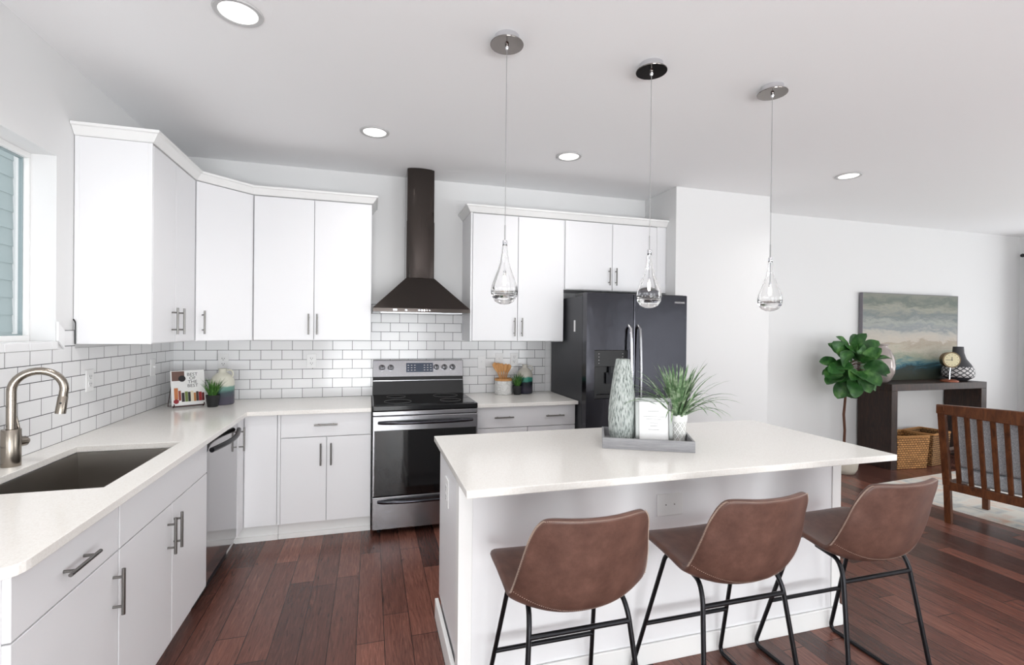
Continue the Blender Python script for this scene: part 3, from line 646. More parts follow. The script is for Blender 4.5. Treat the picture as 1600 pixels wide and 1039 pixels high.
# ------------------------------------------------------------------ bar stools
def interp(tab,t):
    n=len(tab)-1; f=t*n; i=min(int(f),n-1); f-=i
    p0=tab[max(i-1,0)]; p1=tab[i]; p2=tab[i+1]; p3=tab[min(i+2,n)]
    return tuple(.5*((2*b)+(-a+c_)*f+(2*a-5*b+4*c_-d_)*f*f+(-a+3*b-3*c_+d_)*f**3) for a,b,c_,d_ in zip(p0,p1,p2,p3))
CEN=[(.024,.606,.232),(-.04,.624,.240),(-.14,.612,.241),(-.24,.584,.242),(-.33,.566,.243),(-.395,.60,.238),(-.43,.68,.226),(-.452,.77,.211),(-.468,.85,.199),(-.480,.912,.186)]
EDG=[(.0,.624),(-.06,.640),(-.15,.638),(-.235,.632),(-.31,.628),(-.345,.668),(-.378,.745),(-.402,.82),(-.425,.875),(-.440,.925)]
def shell_pt(s,u,off=0):
    b=abs(u)
    if s>.8:
        a=(s-.8)/.2; u=u*math.sqrt(1-.2*a**4); s=.8+.2*a*math.sqrt(max(0,1-.30*b**5))
    elif s<.16:
        a=(.16-s)/.16; u=u*math.sqrt(1-.16*a**4); s=.16-.16*a*math.sqrt(max(0,1-.35*b**6))
    cy_,cz_,hw=interp(CEN,s); ey,ez=interp(EDG,s); k=abs(u)**2.3
    return Vector((u*hw,cy_+(ey-cy_)*k,cz_+(ez-cz_)*k))
def shell_n(s,u):
    e=.004; a=shell_pt(min(s+e,1),u)-shell_pt(max(s-e,0),u); b=shell_pt(s,min(u+e,1))-shell_pt(s,max(u-e,-1)); n=a.cross(b); 
    return n.normalized()
def make_stool(label):
    t_=thing('bar_stool',label,'bar stool',(0,0,0),group='brown leather bar stools at the island')
    NS,NU=36,18
    g=MB().grid([[shell_pt(i/NS,-1+2*j/NU) for j in range(NU+1)] for i in range(NS+1)])
    sh=obj('seat_shell',g,LEATH,t_,local=True,solid=.022,soff=0,bevel=0,smooth='all')
    x=sh.modifiers.new('sub','SUBSURF'); x.levels=1; x.render_levels=1
    st=MB()
    def dash(p,d,n):
        p=Vector(p); d=Vector(d).normalized(); n=Vector(n).normalized(); s_=d.cross(n)
        a=(d+s_*.9).normalized(); st.tube([p-a*.004,p+a*.004],.0008,4)
    # stitching round the back's rim
    for side in (-1,1):
        N=58
        for i in range(N):
            s=.52+(1-.52)*i/N; p=shell_pt(s,side); q=shell_pt(min(s+.01,1),side); c0=shell_pt(s,side*.9); nn=shell_n(s,side*.98)
            if nn.y>0: nn=-nn
            dash(p+nn*.0078+(c0-p).normalized()*.004,q-p,nn)
    for i in range(64):
        u=-.97+1.94*i/63; p=shell_pt(1,u); nn=shell_n(1,u*.98); 
        if nn.y>0: nn=-nn
        dash(p+nn*.0085-Vector((0,0,.005)),shell_pt(1,min(1,u+.02))-shell_pt(1,max(-1,u-.02)),nn)
    # seam under the back
    for i in range(74):
        u=-.96+1.92*i/73; p=shell_pt(.55,u); nn=shell_n(.55,u)
        if nn.z>0: nn=-nn
        q=p+nn*.0117; st.tube([q-Vector((.0016,0,0)),q+Vector((.0016,0,0))],.0008,4)
    obj('stitching',st,THREAD,t_,local=True,label='pale zigzag stitching along the rim')
    r_=.0088
    for s_ in (-1,1):
        obj('leg',MB().tube(fillet([(s_*.14,-.16,.600),(s_*.172,-.11,.58),(s_*.228,.045,.03),(s_*.228,.035,.0095),(s_*.226,-.05,.0095)],.035),r_,12),DKMET,t_,local=True,smooth=True)
        obj('runner',MB().tube([(s_*.226,-.05,.0095),(s_*.222,-.36,.0095)],r_,12),DKMET,t_,local=True,smooth=True)
        obj('leg',MB().tube(fillet([(s_*.15,-.20,.574),(s_*.17,-.315,.570),(s_*.178,-.345,.52),(s_*.222,-.42,.04),(s_*.222,-.41,.0095),(s_*.222,-.36,.0095)],.035),r_,12),DKMET,t_,local=True,smooth=True)
    obj('footrest',MB().tube([(-.207,-.016,.245),(.207,-.016,.245)],r_,12),DKMET,t_,local=True,smooth=True)
    obj('rear_bar',MB().tube([(-.180,-.349,.495),(.180,-.349,.495)],r_,12),DKMET,t_,local=True,smooth=True)
    obj('mounting_plate',MB().box(-.14,.14,-.30,-.13,.574,.582),DKMET,t_,local=True)
    return t_
YS=-2.452
s0=make_stool('brown leather bar stool at the left end of the island'); s0.location=(2.125,YS,0)
for x,lb in ((2.782,'brown leather bar stool in the middle of the three'),(3.44,'brown leather bar stool at the right end, nearest the living area')):
    s1=copy_tree(s0); s1['label']=lb; s1.location=(x,YS,0)
# ------------------------------------------------------------------ tray with vase, sign and plant on the island
def blades(m,n,cx,cy,z0,L,spread,wid,seed,droop=1.0,r0=.01,seg=6):
    rr=random.Random(seed)
    for i in range(n):
        a=rr.uniform(0,2*PI); sp_=rr.uniform(.08,1)**.8*spread; l_=L*rr.uniform(.7,1.1)
        d=Vector((math.cos(a),math.sin(a),0)); pr=Vector((-d.y,d.x,0)); p=Vector((cx,cy,z0))+d*rr.uniform(0,r0)
        th=sp_*.5; rows=[]; w_=wid*rr.uniform(.7,1.1)
        for k in range(seg+1):
            t_=k/seg; ww=w_*(1-t_)**.55*(.6+.4*min(1,t_*4)); cup=Vector((0,0,ww*.25))
            nrm=d*math.cos(th)*-1+Vector((0,0,math.sin(th)))
            rows.append([p-pr*ww,p+nrm*ww*-.3,p+pr*ww])
            p=p+(d*math.sin(th)+Vector((0,0,math.cos(th))))*l_/seg; th+=sp_*droop*.9/seg*(.4+1.5*t_)
        m.grid(rows)
ta=R(-26.3)
t_=thing('tray','distressed grey wooden tray on the island','tray',(2.782,-2.122,.9145),ta)
GREYW=mat('grey_wood',rgb(150,150,152),.7)
v=coords(GREYW,(3,40,40)); f=noise(GREYW,v,3,6,.7); n_,l_,b_=nodes(GREYW); l_.new(ramp(GREYW,f,[(.22,rgb(60,56,54)),(.34,rgb(138,138,141)),(.7,rgb(165,165,168))]),b_.inputs['Base Color'])
TW,TD,TH=.428,.275,.052
obj('tray_base',MB().box(-TW/2,TW/2,-TD/2,TD/2,0,.01),GREYW,t_,local=True,bevel=.001)
obj('tray_side',MB().box(-TW/2,TW/2,-TD/2,-TD/2+.01,.01,TH),GREYW,t_,local=True,bevel=.001)
obj('tray_side',MB().box(-TW/2,TW/2,TD/2-.01,TD/2,.01,TH),GREYW,t_,local=True,bevel=.001)
for s_ in (-1,1): obj('tray_side',MB().box(s_*TW/2,s_*(TW/2-.01),-TD/2+.01,TD/2-.01,.01,TH),GREYW,t_,local=True,bevel=.001)
VASE=mat('textured_vase',rgb(168,176,172),.6)
v=coords(VASE,(1,1,.16)); n_,l_,b_=nodes(VASE); vo=noise(VASE,v,210,2,.5); l_.new(ramp(VASE,vo,[(.38,rgb(112,120,116)),(.47,rgb(164,172,168)),(.6,rgb(192,198,195))]),b_.inputs['Base Color']); bump(VASE,vo,.9,.006)
vx,vy=2.690,-2.052
pr=[(0,.925),(.055,.925),(.060,.935),(.068,.98),(.0705,1.03),(.069,1.09),(.063,1.15),(.055,1.21),(.047,1.27),(.039,1.315),(.035,1.338),(.032,1.340),(.028,1.328),(.0,1.32)]
tag(obj('tall_vase',MB().lathe(pr,vx,vy,40,cap=False),VASE,smooth='all',recalc=True),'tall grey textured vase standing at the left of the tray','vase')
# framed card
ca=R(-22)
t_=thing('framed_card','small grey picture frame with a white printed card, standing on the tray','picture frame',(2.803,-2.165,.926),ca)
tl=Matrix.Rotation(R(-7),4,'X')
FW,FH=.182,.225
FRM=mat('pewter_frame',rgb(128,130,128),.35,.5)
fr=MB().box(-FW/2,FW/2,-.014,0,0,.02).box(-FW/2,FW/2,-.014,0,FH-.02,FH).box(-FW/2,-FW/2+.02,-.014,0,.02,FH-.02).box(FW/2-.02,FW/2,-.014,0,.02,FH-.02).xf(tl)
obj('frame',fr,FRM,t_,local=True,bevel=.002)
cd_=obj('card',MB().box(-FW/2+.018,FW/2-.018,-.006,-.003,.018,FH-.018).xf(tl),mat('card_white',rgb(244,244,244),.5),t_,local=True)
obj('back_stand',MB().box(-FW/2+.01,FW/2-.01,-.002,.002,.01,FH-.01).xf(tl).hexa([(-.02,.07,0),(.02,.07,0),(.02,.073,0),(-.02,.073,0)],[(-.02,.012,.15),(.02,.012,.15),(.02,.015,.15),(-.02,.015,.15)]),BLACK,t_,local=True)
tx=MB()
rp=random.Random(5)
for z_,hw_ in ((.158,.026),(.132,.052),(.119,.036),(.1,.02),(.086,.016),(.068,.026)):   # faint unreadable printed lines
    x_=-hw_
    while x_<hw_:
        d_=rp.uniform(.003,.008); tx.box(x_,min(x_+d_,hw_),-.0068,-.0064,z_-.0011,z_+.0011); x_+=d_+.0018
tx.xf(tl)
obj('card_print',tx,mat('print_grey',rgb(140,140,138),.6),cd_,local=True)
# plant
px_,py_=2.945,-2.15
t_=thing('potted_plant','leafy green grass plant in a white patterned pot at the right of the tray','plant',(px_,py_,.925))
POT=mat('white_relief_pot',rgb(228,228,226),.4)
n_,l_,b_=nodes(POT); tcn=n_.new('ShaderNodeTexCoord'); sxx=n_.new('ShaderNodeSeparateXYZ'); l_.new(tcn.outputs['Object'],sxx.inputs[0])
an=n_.new('ShaderNodeMath'); an.operation='ARCTAN2'; l_.new(sxx.outputs[1],an.inputs[0]); l_.new(sxx.outputs[0],an.inputs[1])
def tri_(sgn):
    a=n_.new('ShaderNodeMath'); a.operation='MULTIPLY_ADD'; l_.new(sxx.outputs[2],a.inputs[0]); a.inputs[1].default_value=sgn*28; 
    b=n_.new('ShaderNodeMath'); b.operation='MULTIPLY'; l_.new(an.outputs[0],b.inputs[0]); b.inputs[1].default_value=12/(2*PI); l_.new(b.outputs[0],a.inputs[2])
    p=n_.new('ShaderNodeMath'); p.operation='PINGPONG'; l_.new(a.outputs[0],p.inputs[0]); p.inputs[1].default_value=.5; return p.outputs[0]
mn=n_.new('ShaderNodeMath'); mn.operation='MINIMUM'; l_.new(tri_(1),mn.inputs[0]); l_.new(tri_(-1),mn.inputs[1])
l_.new(ramp(POT,mn.outputs[0],[(.0,rgb(250,250,248)),(.09,rgb(244,244,242)),(.16,rgb(176,176,172)),(.3,rgb(214,214,211))]),b_.inputs['Base Color'])
bump(POT,mn.outputs[0],-.5,.01)
obj('pot',MB().lathe([(0,.9255),(.041,.9255),(.043,.93),(.0475,1.03)],px_,py_,40,cap=False),POT,t_,smooth=True)
obj('pot_rim',MB().lathe([(.0475,1.03),(.0505,1.032),(.0515,1.066),(.047,1.067),(.045,1.05),(0,1.048)],px_,py_,40,cap=False),mat('white_ceramic',rgb(232,232,230),.35),t_,smooth=True)
bl=MB(); blades(bl,84,px_,py_,1.045,.31,1.9,.0105,11,1.0,.036,8)
blades(bl,30,px_,py_,1.045,.27,.8,.0075,12,.6,.03,6)
obj('foliage',bl,GRASS,t_,smooth='all')
# ------------------------------------------------------------------ left corner of the worktop
ang=math.atan2(.084,.148)
t_=thing('cookbook','white cookbook with a colourful cover propped up in the worktop corner','book',(.222,-.352,.9145),ang)
lean=Matrix.Rotation(R(-14),4,'X')
BW,BH=.205,.245
obj('pages',MB().box(-BW/2+.002,BW/2-.002,0.001,.012,.018,.018+BH-.004).xf(lean),mat('paper',rgb(225,222,215),.8),t_,local=True)
cv=obj('cover',MB().box(-BW/2,BW/2,-.002,.001,.016,.018+BH).xf(lean),mat('cover_white',rgb(238,238,236),.3),t_,local=True)
def patch(name,a,b,z0,z1,col,d=.0026):
    m=MB().box(a,b,-d,-.002,z0,z1).xf(lean); return obj(name,m,mat('print_'+name,col,.4),cv,local=True)
patch('photo_dark',-.095,-.02,.19,.258,rgb(110,82,72)); 
q=MB().tube([(-.035,-.0029,.205),(-.035,-.0035,.205)],.022,20).xf(lean); obj('photo_cup',q,mat('cup_black',rgb(22,20,20),.4),cv,local=True)
cols=[(rgb(196,120,70),-.085,-.062,.06,.14),(rgb(150,72,50),-.06,-.045,.05,.12),(rgb(40,32,36),-.042,-.024,.04,.105),(rgb(112,128,66),-.022,-.004,.04,.112),(rgb(30,30,30),-.003,.012,.04,.108),(rgb(226,216,190),.013,.03,.04,.114),(rgb(182,120,60),.031,.045,.04,.1),(rgb(52,40,34),.046,.06,.04,.108),(rgb(150,36,40),.061,.08,.04,.104),(rgb(96,24,28),.081,.096,.04,.098)]
for i,(cl,a_,b_2,z0,z1) in enumerate(cols): patch('photo_book_spine',a_,b_2,z0,z1,cl)
q=MB().tube([(-.075,-.0029,.045),(-.075,-.0035,.045)],.016,16).xf(lean); obj('photo_tomato',q,mat('tomato_red',rgb(150,30,40),.4),cv,local=True)
tx=MB()
for z_,s_ in ((.232,'BEST'),(.205,'OF'),(.178,'THE'),(.151,'BEST')):
    q=text_mesh(s_,.031,.0002).xf(plane_xf((.028,-.0024,z_),(1,0,0),(0,0,1))).xf(lean); tx.add(q.v,q.f)
obj('cover_title',tx,BLACK,cv,local=True)
t_=thing('book_stand','dark wire easel holding the cookbook','stand',(.222,-.352,.9145),ang)
WIRE=mat('bronze_wire',rgb(70,34,32),.4,.5)
m=MB()
lf=lambda p: tuple(lean@Vector(p))
for s_ in (-1,1):
    m.tube([lf((s_*.09,.018,.004)),lf((s_*.09,.018,.24))],.0032,8)
    m.tube([lf((s_*.09,.018,.008)),lf((s_*.09,-.012,.008)),lf((s_*.09,-.012,.026))],.0032,8)
m.tube([lf((-.09,.018,.1)),lf((.09,.018,.1))],.0032,8).tube([lf((-.09,-.012,.008)),lf((.09,-.012,.008))],.0032,8)
obj('easel_frame',m,WIRE,t_,local=True,smooth=True)
obj('rear_leg',MB().tube([lf((-.09,.018,.2)),(-.105,.11,.0035),(.105,.11,.0035),lf((.09,.018,.2))],.0032,8),WIRE,t_,local=True,smooth=True)
def pot_grass(x,y,z,r_,h_,L,seed,label,n=70):
    t_=thing('potted_grass',label,'plant',(x,y,z),group='small potted grasses')
    obj('pot',MB().lathe([(0,z),(r_*.72,z),(r_,z+h_),(r_*.9,z+h_),(r_*.86,z+h_-.01),(0,z+h_-.012)],x,y,28,cap=False),mat('black_pot',rgb(30,30,32),.5),t_,smooth=True)
    b=MB(); blades(b,n,x,y,z+h_-.012,L,1.15,.005,seed,.8,r_*.6,5); obj('foliage',b,GRASSD,t_,smooth='all')
pot_grass(.372,-.365,.9145,.045,.084,.145,3,'small green grass in a black pot beside the cookbook')
def jug(x,y,z,H,r_,bands,label,hd):
    t_=thing('ceramic_jug',label,'jug',(x,y,z),group='glazed ceramic jugs')
    m=mat('jug_glaze',rgb(200,198,186),.25); n,l,b=nodes(m); tcn=n.new('ShaderNodeTexCoord'); s=n.new('ShaderNodeSeparateXYZ'); l.new(tcn.outputs['Object'],s.inputs[0])
    nz=noise(m,tcn.outputs['Object'],16,3); ad=n.new('ShaderNodeMath'); ad.operation='MULTIPLY_ADD'; l.new(nz,ad.inputs[0]); ad.inputs[1].default_value=.03
    l.new(s.outputs[2],ad.inputs[2]); dv_=n.new('ShaderNodeMath'); dv_.operation='DIVIDE'; l.new(ad.outputs[0],dv_.inputs[0]); dv_.inputs[1].default_value=H
    l.new(ramp(m,dv_.outputs[0],bands),b.inputs['Base Color'])
    obj('body',MB().lathe([(0,z),(r_*.92,z),(r_,z+.008),(r_,z+H*.62),(r_*.97,z+H*.7),(r_*.8,z+H*.79),(r_*.5,z+H*.87),(r_*.34,z+H*.9),(r_*.33,z+H*.96),(r_*.4,z+H),(r_*.28,z+H),(r_*.25,z+H*.92),(0,z+H*.9)],x,y,36,cap=False),m,t_,smooth='all')
    hx,hy=hd; pts=[]
    for k in range(11):
        a=R(120-210*k/10); q=r_*.62+math.cos(a)*r_*.36; pts.append((x+hx*q,y+hy*q,z+H*.855+math.sin(a)*r_*.36))
    obj('handle',MB().tube(pts,.0065,10),m,t_,smooth=True)
CR=rgb(206,204,190); TE=rgb(92,152,140); NV=rgb(44,48,60); PU=rgb(92,88,104)
jug(.402,-.245,.9145,.262,.078,[(0,PU),(.25,rgb(80,78,90)),(.40,rgb(70,84,90)),(.47,rgb(98,138,128)),(.56,rgb(112,150,138)),(.6,CR),(1,CR)],'cream and blue-grey jug behind the potted grass in the left corner',(.97,-.25))
# right worktop
def crock(x,y,z):
    t_=thing('utensil_crock','white embossed crock with a wooden rim on the right worktop','utensil crock',(x,y,z))
    m=mat('embossed_white',rgb(236,236,234),.4); v=coords(m); f=noise(m,v,38,2,.4,1.5); bump(m,f,1.0,.02)
    obj('crock_body',MB().lathe([(0,z),(.072,z),(.077,z+.008),(.078,z+.12)],x,y,36,cap=False),m,t_,smooth='all')
    obj('wooden_rim',MB().lathe([(.0,z+.118),(.075,z+.119),(.079,z+.122),(.079,z+.138),(.075,z+.14),(.066,z+.14),(.064,z+.125),(0,z+.124)],x,y,36,cap=False),SPOON,t_,smooth=True)
CX,CY=2.585,-.13
crock(CX,CY,.9145)
labs=['wooden spoon leaning far left in the crock','wooden spoon second from the left in the crock','wooden spatula in the middle of the crock','wooden spoon right of the middle in the crock','broad wooden spoon leaning right in the crock']
for i,(ox,tx_,ty_,hw,ty) in enumerate(((-.03,-.085,.01,.024,0),(-.015,-.055,.0,.024,0),(.0,-.018,.005,.020,1),(.012,.022,.0,.022,0),(.028,.052,.008,.026,1))):
    b0=Vector((CX+ox,CY+.01*i-.02,1.042)); top=Vector((CX+tx_,CY+ty_,1.195-.004*i)); d=(top-b0); 
    m=MB(); N=12; rows=[]
    ax=d.normalized(); sd_=Vector((1,0,0)); sd_=(sd_-ax*sd_.dot(ax)).normalized(); nr_=ax.cross(sd_)
    prof=[]
    for k in range(N+1):
        t2_=k/N
        if t2_<.42: w_=.0065
        else:
            q=(t2_-.42)/.58; w_=.0065+(hw-.0065)*math.sin(min(1,q*1.35)*PI/2) if q<.8 else hw*math.sqrt(max(0.02,1-((q-.8)/.2)**2))
        prof.append(w_)
    k0=len(m.v)
    for k,w_ in enumerate(prof):
        p=b0+d*(k/N); th_=.0045 if k/N<.42 else .0035
        for j in range(10):
            a=2*PI*j/10; m.v.append(tuple(p+sd_*math.cos(a)*w_+nr_*math.sin(a)*th_))
    for k in range(N):
        for j in range(10): m.f.append((k*10+j,k*10+(j+1)%10,(k+1)*10+(j+1)%10,(k+1)*10+j))
    m.f+= [tuple(range(9,-1,-1)),tuple(N*10+j for j in range(10))]
    tag(obj('wooden_spoon' if not ty else 'wooden_spatula',m,SPOON,smooth=True),labs[i],'utensil','wooden utensils in the crock')
pot_grass(2.695,-.19,.9145,.042,.08,.13,8,'small green grass in a black pot on the right worktop')
jug(2.79,-.115,.9145,.258,.07,[(0,NV),(.22,rgb(60,56,70)),(.38,rgb(30,36,44)),(.46,rgb(34,40,48)),(.49,rgb(58,134,118)),(.62,rgb(64,142,124)),(.66,rgb(190,186,176)),(1,rgb(196,192,182))],'cream, teal and navy jug on the right worktop near the fridge',(.97,-.25))
# ------------------------------------------------------------------ living area: console, art, ornaments
c=thing('console_table','dark espresso waterfall console table against the far wall','console table',(7.63,-.21,0))
CX0,CX1,CY0,CY1=6.885,8.395,-.40,-.02
obj('top',MB().box(CX0,CX1,CY0,CY1,.86,.935),CONS,c,bevel=.003)
for x0,x1 in ((CX0,CX0+.09),(CX1-.09,CX1)): obj('leg_panel',MB().box(x0,x1,CY0,CY1,0,.86),CONS,c,bevel=.003)
# painting
PAINT=mat('seascape',rgb(180,180,170),.6)
n_,l_,b_=nodes(PAINT); tcn=n_.new('ShaderNodeTexCoord'); mp=n_.new('ShaderNodeMapping'); mp.inputs['Scale'].default_value=(1.6,1,6); l_.new(tcn.outputs['Object'],mp.inputs[0])
f=noise(PAINT,mp.outputs[0],1.6,10,.72,.6); sxx=n_.new('ShaderNodeSeparateXYZ'); l_.new(tcn.outputs['Object'],sxx.inputs[0])
ad=n_.new('ShaderNodeMath'); ad.operation='MULTIPLY_ADD'; l_.new(f,ad.inputs[0]); ad.inputs[1].default_value=.42; l_.new(sxx.outputs[2],ad.inputs[2])
sb=n_.new('ShaderNodeMath'); sb.operation='SUBTRACT'; l_.new(ad.outputs[0],sb.inputs[0]); sb.inputs[1].default_value=.21
l_.new(ramp(PAINT,sb.outputs[0],[(0,rgb(50,54,40)),(.1,rgb(40,50,44)),(.15,rgb(34,60,64)),(.19,rgb(50,98,114)),(.22,rgb(104,134,132)),(.27,rgb(150,156,138)),(.36,rgb(180,174,158)),(.44,rgb(166,154,138)),(.47,rgb(190,182,170)),(.56,rgb(178,174,166)),(.62,rgb(136,142,144)),(.68,rgb(158,160,154)),(.76,rgb(116,124,124)),(.84,rgb(150,150,138)),(.92,rgb(104,112,106)),(1.,rgb(130,132,122))]),b_.inputs['Base Color'])
bump(PAINT,f,.6,.01)
t_=thing('painting','large abstract seascape canvas leaning above the console table','painting',(7.68,-.035,.937))
obj('canvas',MB().box(-.78,.78,-.02,.02,0,1.02),PAINT,t_,local=True,label='canvas painted with grey sky, cream bands and a teal sea')
obj('canvas_edge',MB().box(-.786,-.78,-.021,.02,0,1.02).box(.78,.786,-.021,.02,0,1.02).box(-.786,.786,-.021,.02,1.02,1.026),mat('edge_grey',rgb(120,116,122),.7),t_,local=True)
# glass ribbed vase behind tree
RV=mat('smoked_vase',rgb(170,160,156),.18,.3)
tag(obj('ribbed_vase',MB().lathe([(0,.9355),(.06,.9355),(.09,.97),(.125,1.05),(.132,1.13),(.12,1.22),(.085,1.30),(.055,1.335),(.06,1.36),(.075,1.372),(.065,1.372),(.05,1.34),(0,1.33)],6.985,-.21,36,cap=False),RV,smooth='all'),'smoky round vase on the console, half hidden by the fig leaves','vase')
# clock
c=thing('desk_clock','small brass round clock on a stand on the console','clock',(7.93,-.30,.9355))
BR=mat('antique_brass',rgb(120,104,80),.35,.8)
cz0=1.19; cyk=-.30; fd=Vector((-.45,-.89,0)).normalized(); cc0=Vector((7.945,cyk,cz0))
bd=MB().tube([cc0+fd*.022,cc0-fd*.045,cc0-fd*.062],[.092,.088,.05],32); obj('case',bd,BR,c,smooth=True)
obj('face',MB().tube([cc0+fd*.0215,cc0+fd*.0245],.078,32),mat('clock_face',rgb(222,212,176),.5),c)
fx_=Vector((-fd.y,fd.x,0)); hm=MB(); Mx=plane_xf(cc0+fd*.0262,fx_ if fx_.x>0 else -fx_,(0,0,1))
hm.box(-.003,.003,-.01,.035,0,.001).box(-.055,.008,-.0022,.0022,.001,.002)
for k in range(12):
    a=k*PI/6; hm.box(.062*math.cos(a)-.003,.062*math.cos(a)+.003,.062*math.sin(a)-.003,.062*math.sin(a)+.003,0,.001)
obj('clock_hands',hm.xf(Mx),BLACK,c)
obj('stem',MB().tube([(7.93,-.30,.96),(7.94,-.30,1.10)],.008,10),CHROME,c,smooth=True)
obj('clock_base',MB().lathe([(0,.9355),(.085,.9355),(.085,.95),(.06,.962),(0,.965)],7.93,-.30,28,cap=False),mat('copper_base',rgb(150,84,60),.4,.3),c,smooth=True)
# patterned vase
PV=mat('lattice_vase',rgb(60,60,66),.45)
n_,l_,b_=nodes(PV); tcn=n_.new('ShaderNodeTexCoord'); sxx=n_.new('ShaderNodeSeparateXYZ'); l_.new(tcn.outputs['Object'],sxx.inputs[0])
an=n_.new('ShaderNodeMath'); an.operation='ARCTAN2'; l_.new(sxx.outputs[1],an.inputs[0]); l_.new(sxx.outputs[0],an.inputs[1])
mn=n_.new('ShaderNodeMath'); mn.operation='MINIMUM'
def tri2(sgn):
    a=n_.new('ShaderNodeMath'); a.operation='MULTIPLY_ADD'; l_.new(sxx.outputs[2],a.inputs[0]); a.inputs[1].default_value=sgn*20
    b=n_.new('ShaderNodeMath'); b.operation='MULTIPLY'; l_.new(an.outputs[0],b.inputs[0]); b.inputs[1].default_value=14/(2*PI); l_.new(b.outputs[0],a.inputs[2])
    p=n_.new('ShaderNodeMath'); p.operation='PINGPONG'; l_.new(a.outputs[0],p.inputs[0]); p.inputs[1].default_value=.5; return p.outputs[0]
l_.new(tri2(1),mn.inputs[0]); l_.new(tri2(-1),mn.inputs[1])
lat=ramp(PV,mn.outputs[0],[(0,rgb(58,58,62)),(.12,rgb(58,58,62)),(.13,rgb(214,212,212))],'CONSTANT')
zr=ramp(PV,sxx.outputs[2],[(0,(0,0,0,1)),(.045,(1,1,1,1)),(.165,(0,0,0,1))],'CONSTANT')
l_.new(mixc(PV,zr,rgb(58,58,62),lat),b_.inputs['Base Color'])
t_=thing('patterned_vase','charcoal bottle vase with a white lattice band at the right of the console','vase',(8.215,-.215,.9355))
obj('vase_body',MB().lathe([(0,0),(.08,0),(.095,.012),(.145,.045),(.155,.085),(.148,.14),(.115,.2),(.075,.26),(.055,.33),(.05,.40),(.05,.405),(.043,.405),(.04,.36),(0,.35)],0,0,40,cap=False),PV,t_,local=True,smooth='all')
# baskets
def basket(x,y,w_,d_,h_,rot,label,col):
    t_=thing('wicker_basket',label,'basket',(x,y,0),rot,group='wicker baskets under the console')
    m=mat('weave',col,.75); n,l,b=nodes(m); tcn=n.new('ShaderNodeTexCoord'); s=n.new('ShaderNodeSeparateXYZ'); l.new(tcn.outputs['Object'],s.inputs[0])
    sm=n.new('ShaderNodeMath'); sm.operation='ADD'; l.new(s.outputs[0],sm.inputs[0]); l.new(s.outputs[1],sm.inputs[1])
    cb=n.new('ShaderNodeCombineXYZ'); l.new(sm.outputs[0],cb.inputs[0]); l.new(s.outputs[2],cb.inputs[1])
    bt=n.new('ShaderNodeTexBrick'); l.new(cb.outputs[0],bt.inputs['Vector'])
    for k,v_ in (('Scale',1),('Brick Width',.036),('Row Height',.024),('Mortar Size',.005),('Mortar Smooth',.9),('Bias',0)): bt.inputs[k].default_value=v_
    bt.inputs['Color1'].default_value=col; bt.inputs['Color2'].default_value=tuple(min(1,q*1.5) for q in col[:3])+(1,); bt.inputs['Mortar'].default_value=tuple(q*.25 for q in col[:3])+(1,)
    l.new(bt.outputs['Color'],b.inputs['Base Color']); iv=n.new('ShaderNodeMath'); iv.operation='SUBTRACT'; iv.inputs[0].default_value=1; l.new(bt.outputs['Fac'],iv.inputs[1]); bump(m,iv.outputs[0],1,.01)
    q=MB(); a,b_2=w_/2*.9,d_/2*.9; A_,B_=w_/2,d_/2
    vs=[(-a,-b_2,.002),(a,-b_2,.002),(a,b_2,.002),(-a,b_2,.002),(-A_,-B_,h_),(A_,-B_,h_),(A_,B_,h_),(-A_,B_,h_)]
    q.add(vs,[(3,2,1,0),(0,1,5,4),(1,2,6,5),(2,3,7,6),(3,0,4,7)])
    obj('basket_body',q,m,t_,local=True,solid=.014,soff=-1,bevel=.01)
    rim=MB().tube(fillet([(-A_,0,h_),(-A_,-B_,h_),(A_,-B_,h_),(A_,B_,h_),(-A_,B_,h_),(-A_,.001,h_)],.03,4)[:-1],.011,8,closed=True)
    obj('rim',rim,WICK,t_,local=True,smooth=True)
basket(7.2,-.27,.43,.32,.36,R(-6),'light wicker basket in front under the console',rgb(182,132,80))
basket(7.66,-.24,.40,.30,.36,R(10),'darker wicker basket behind and right of the light one',rgb(150,112,72))
# fiddle-leaf fig
c=thing('fig_tree','fiddle-leaf fig tree in a pale pot left of the console table','plant',(6.31,-.32,0))
tx0,ty0=6.31,-.32
obj('pot',MB().lathe([(0,.002),(.1,.002),(.125,.05),(.14,.16),(.13,.22),(.115,.22),(.11,.2),(0,.19)],tx0,ty0,32,cap=False),mat('cream_pot',rgb(206,200,186),.5),c,smooth='all')
tp=[(tx0,ty0,.19),(tx0+.012,ty0,.45),(tx0-.004,ty0,.62),(tx0+.02,ty0,.85),(tx0+.03,ty0,1.1),(tx0+.045,ty0,1.38)]
tr=MB().tube(tp,[.014,.013,.013,.012,.01,.006],10)
lv_=MB(); rr=random.Random(21)
def fig_leaf(base,d,n,L,W,droop):
    d=Vector(d).normalized(); n=Vector(n); n=(n-d*n.dot(d)).normalized(); sd_=d.cross(n).normalized(); p=Vector(base); rows=[]; N=10
    q=Matrix.Rotation(-droop/N,3,sd_)
    for k in range(N+1):
        t_=k/N; w_=W*(max(0,math.sin(PI*t_**.8))**.62*(.7+.45*t_)) if 0<k<N else W*.05
        rows.append([p+sd_*(j/3)*w_+n*((abs(j/3)**1.6)*w_*.3+math.sin(t_*15+j)*.004) for j in range(-3,4)])
        p=p+d*L/N; d=q@d; n=q@n
    lv_.grid(rows)
C0=Vector((6.37,-.34,1.14))
